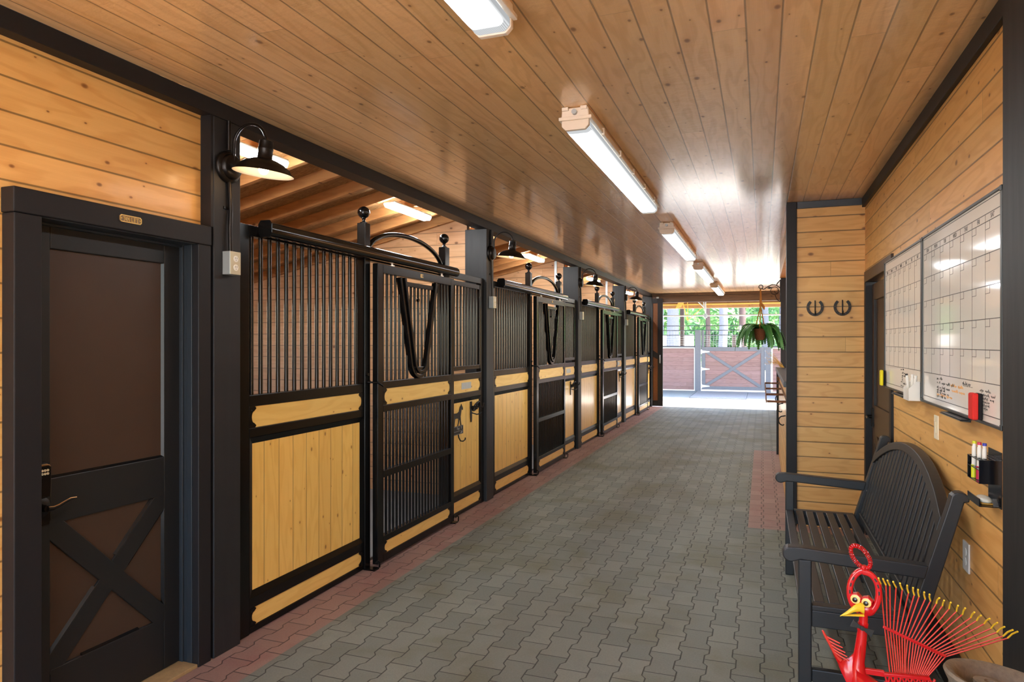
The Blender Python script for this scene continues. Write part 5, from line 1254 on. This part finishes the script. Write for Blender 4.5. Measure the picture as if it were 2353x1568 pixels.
for z, lb, mt, rr in ((2.19, 'thin grey pipe rail above the gate', 'gate_dark', .014), (2.535, 'thick pale pipe rail above the gate', 'white_wire', .026)):
    tag(MB().tube([(-8, GY + .6, z), (5, GY + .6, z)], rr, 10).build('pipe_rail', mt, None), lb, 'rail')
# covered walkway roof, beam, brackets
struct('ceiling', MB().box(-9, 9, 20.3, 25.2, 3.18, 3.3), 'beam_brown', 'underside of the walkway roof', 'roof')
tag(MB().box(-9, 9, 24.3, 24.45, 2.80, 3.17).build('roof_beam', 'arena_beam', None, .005), 'warm brown roof beam above the gate', 'beam', kind='structure')
tag(MB().box(-9, 9, 24.18, 24.24, 2.905, 2.945).build('conduit_rail', 'yellow_steel', None), 'yellow rail along the warm brown roof beam', 'rail')
tag(MB().box(-2.98, -2.83, 26.9, 27.05, 0, 3.5).build('arena_post', 'dark_wood', None), 'dark brown post standing beyond the fence', 'post')
br = thing('mounting_bracket', (-1.85, 24.0, 2.8), 'pale steel truss bracket hanging above the gate', 'bracket')
m = MB(); m.tube([(-1.82, 24.1, 3.17), (-1.82, 24.1, 2.48)], .022, 8); m.tube([(-1.90, 24.1, 3.17), (-1.86, 24.1, 2.75)], .02, 8); m.build('hanger', 'white_wire', br)
m = MB(); m.tube([(-2.15, 24.1, 3.10), (-1.85, 24.1, 2.80)], .02, 8); m.build('diagonal_brace', 'white_wire', br)
m = MB(); m.box(-1.87, -1.77, 24.06, 24.14, 2.46, 2.60); m.build('clamp', 'grey_metal', br, .006)
br = thing('mounting_bracket', (-2.65, 24.0, 2.8), 'yellow brace bracket beside the dark brown post', 'bracket')
m = MB(); m.tube([(-2.62, 24.1, 3.17), (-2.42, 24.1, 2.38)], .018, 8); m.tube([(-2.42, 24.1, 3.1), (-2.40, 24.1, 2.36)], .012, 8); m.tube([(-1.95, 24.1, 2.80), (-2.40, 24.1, 2.38)], .012, 8); m.build('rod', 'yellow_steel', br)
m = MB(); m.prism([(-.18, -.12), (.02, -.05), (.16, .16), (-.05, .16)], .03, (-2.65, 24.08, 2.90), (1, 0, 0), (0, 0, 1), (0, 1, 0)); m.build('gusset', 'yellow_steel', br, .004)
struct('wall_arena', MB().box(-20, -3.85, 42.0, 42.2, -.1, 2.08), 'sand', 'low pale wall behind the arena on the hinge side', 'wall')
tag(MB().box(-1.20, -1.03, 30, 30.15, 0, 1.93).build('arena_post', 'dark_wood', None), 'short dark brown post seen through the mesh of the gate', 'post')
tag(MB().tube([(-.86, 30, -.02), (-.86, 30, 2.35)], .035, 10).build('arena_pole', 'white_wire', None), 'thin pale pole beside the short dark brown post', 'pole')
# arena far fence
af = thing('rail_fence', (-1, 38, 0), 'pale rail fence on the far side of the arena', 'fence')
for z in (.45, .80, 1.15):
    m = MB(); m.box(-16, 10, 38, 38.04, z, z + .06); m.build('rail', 'gate_grey', af)
for x in range(-16, 11, 3):
    m = MB(); m.box(x, x + .11, 38.045, 38.15, 0, 1.25); m.build('post', 'bark_brown', af)

def trunk(m, x, y, r, h, rnd):
    pts = [(x + rnd.uniform(-.05, .05), y, z) for z in (-.1, .3, 1, 2.5, 5, 8, h)]
    m.tube(pts, [r * 1.35, r * 1.12, r, r * .95, r * .85, r * .7, r * .4], 14)
def leaves(m, c, rad, n, size, rnd):
    for _ in range(n):
        while True:
            d_ = Vector((rnd.uniform(-1, 1), rnd.uniform(-1, 1), rnd.uniform(-1, 1)))
            if d_.length < 1: break
        p = Vector(c) + Vector((d_.x * rad[0], d_.y * rad[1], d_.z * rad[2]))
        u = Vector((rnd.gauss(0, 1), rnd.gauss(0, 1), rnd.gauss(0, 1))).normalized(); v = u.orthogonal().normalized(); s_ = size * rnd.uniform(.5, 1.2)
        m.add([p - u * s_, p + v * s_ * .5, p + u * s_, p - v * s_ * .5], [(0, 1, 2, 3)])
tr = [(-4.85, 40.5, .36, 'bark', 'thick grey tree trunk beyond the fence, nearest the dark brown post'), (-2.08, 40.2, .255, 'bark', 'thick grey tree trunk seen above the middle of the gate'),
      (-3.13, 43, .15, 'bark_brown', 'thin brown tree trunk between the two thick grey ones'), (-1.11, 42.6, .21, 'bark_brown', 'brown tree trunk just past the trunk above the gate'),
      (.14, 43.5, .20, 'bark', 'slender grey tree trunk behind the hanging fern'), (1.15, 43.2, .23, 'bark', 'grey tree trunk beside the counter post'), (-6.0, 43, .23, 'bark', 'grey tree trunk beside the sliding door edge')]
for x, y, r_, mt, lb in tr:
    rnd = random.Random(int(x * 100)); t_ = thing('tree', (x, y, 0), lb, 'tree', 'trees beyond the arena')
    m = MB(); trunk(m, x, y, r_, 11, rnd); m.build('trunk', mt, t_)
    m = MB()
    for q in range(5): leaves(m, (x + rnd.uniform(-.15, .15), y + rnd.uniform(-.1, .1), rnd.uniform(5.5, 10)), (.72, .72, 1.3), 160, .16, rnd)
    m.build('crown', 'leaf', t_)
rnd = random.Random(11)
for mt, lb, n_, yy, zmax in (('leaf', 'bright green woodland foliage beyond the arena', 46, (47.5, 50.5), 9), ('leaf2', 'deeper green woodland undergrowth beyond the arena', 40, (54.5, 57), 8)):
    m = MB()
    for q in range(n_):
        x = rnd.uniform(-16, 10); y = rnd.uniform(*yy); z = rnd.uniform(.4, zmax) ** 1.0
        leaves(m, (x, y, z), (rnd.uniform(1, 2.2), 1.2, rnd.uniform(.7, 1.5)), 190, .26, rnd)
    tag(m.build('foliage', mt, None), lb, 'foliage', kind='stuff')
m = MB(); NX, NZ = 60, 14; vs = []
for i in range(NX + 1):
    for k in range(NZ + 1):
        vs.append((-34 + 64 * i / NX, 62 + rnd.uniform(-1.5, 1.5), -.1 + 13 * k / NZ))
m.add(vs, [(i * (NZ + 1) + k, (i + 1) * (NZ + 1) + k, (i + 1) * (NZ + 1) + k + 1, i * (NZ + 1) + k + 1) for i in range(NX) for k in range(NZ)], True)
tag(m.build('foliage', 'leaf', None), 'pale green far edge of the woods', 'foliage', kind='stuff')

# ------------------------------------------------------------------ light
w = bpy.data.worlds.new('sky'); scene.world = w; w.use_nodes = True
nt = w.node_tree; nt.nodes.clear()
sky = nt.nodes.new('ShaderNodeTexSky'); sky.sky_type = 'NISHITA'; sky.sun_disc = False; sky.sun_elevation = math.radians(52); sky.sun_rotation = math.radians(90); sky.air_density = 1.0; sky.dust_density = 1.5
bg = nt.nodes.new('ShaderNodeBackground'); bg.inputs[1].default_value = 1.25
wo = nt.nodes.new('ShaderNodeOutputWorld'); nt.links.new(sky.outputs[0], bg.inputs[0]); nt.links.new(bg.outputs[0], wo.inputs[0])
sun = bpy.data.lights.new('sun', 'SUN'); sun.energy = 19; sun.angle = math.radians(.6); sun.color = (1.0, .98, .96)
so = bpy.data.objects.new('sun', sun); COL.objects.link(so)
so.rotation_euler = Vector((.62, -.02, 1.0)).to_track_quat('Z', 'Y').to_euler(); so.location = (8, 18, 14)

# ------------------------------------------------------------------ output settings
vs_ = scene.view_settings; scene.display_settings.display_device = 'sRGB'
vs_.view_transform = 'Standard'; vs_.look = 'None'; vs_.exposure = 0.85; vs_.gamma = 1.0; vs_.use_curve_mapping = False
cy = scene.cycles
cy.max_bounces = 10; cy.diffuse_bounces = 6; cy.glossy_bounces = 5; cy.transmission_bounces = 4; cy.transparent_max_bounces = 8
cy.caustics_reflective = False; cy.caustics_refractive = False; cy.sample_clamp_indirect = 8.0; cy.use_denoising = True
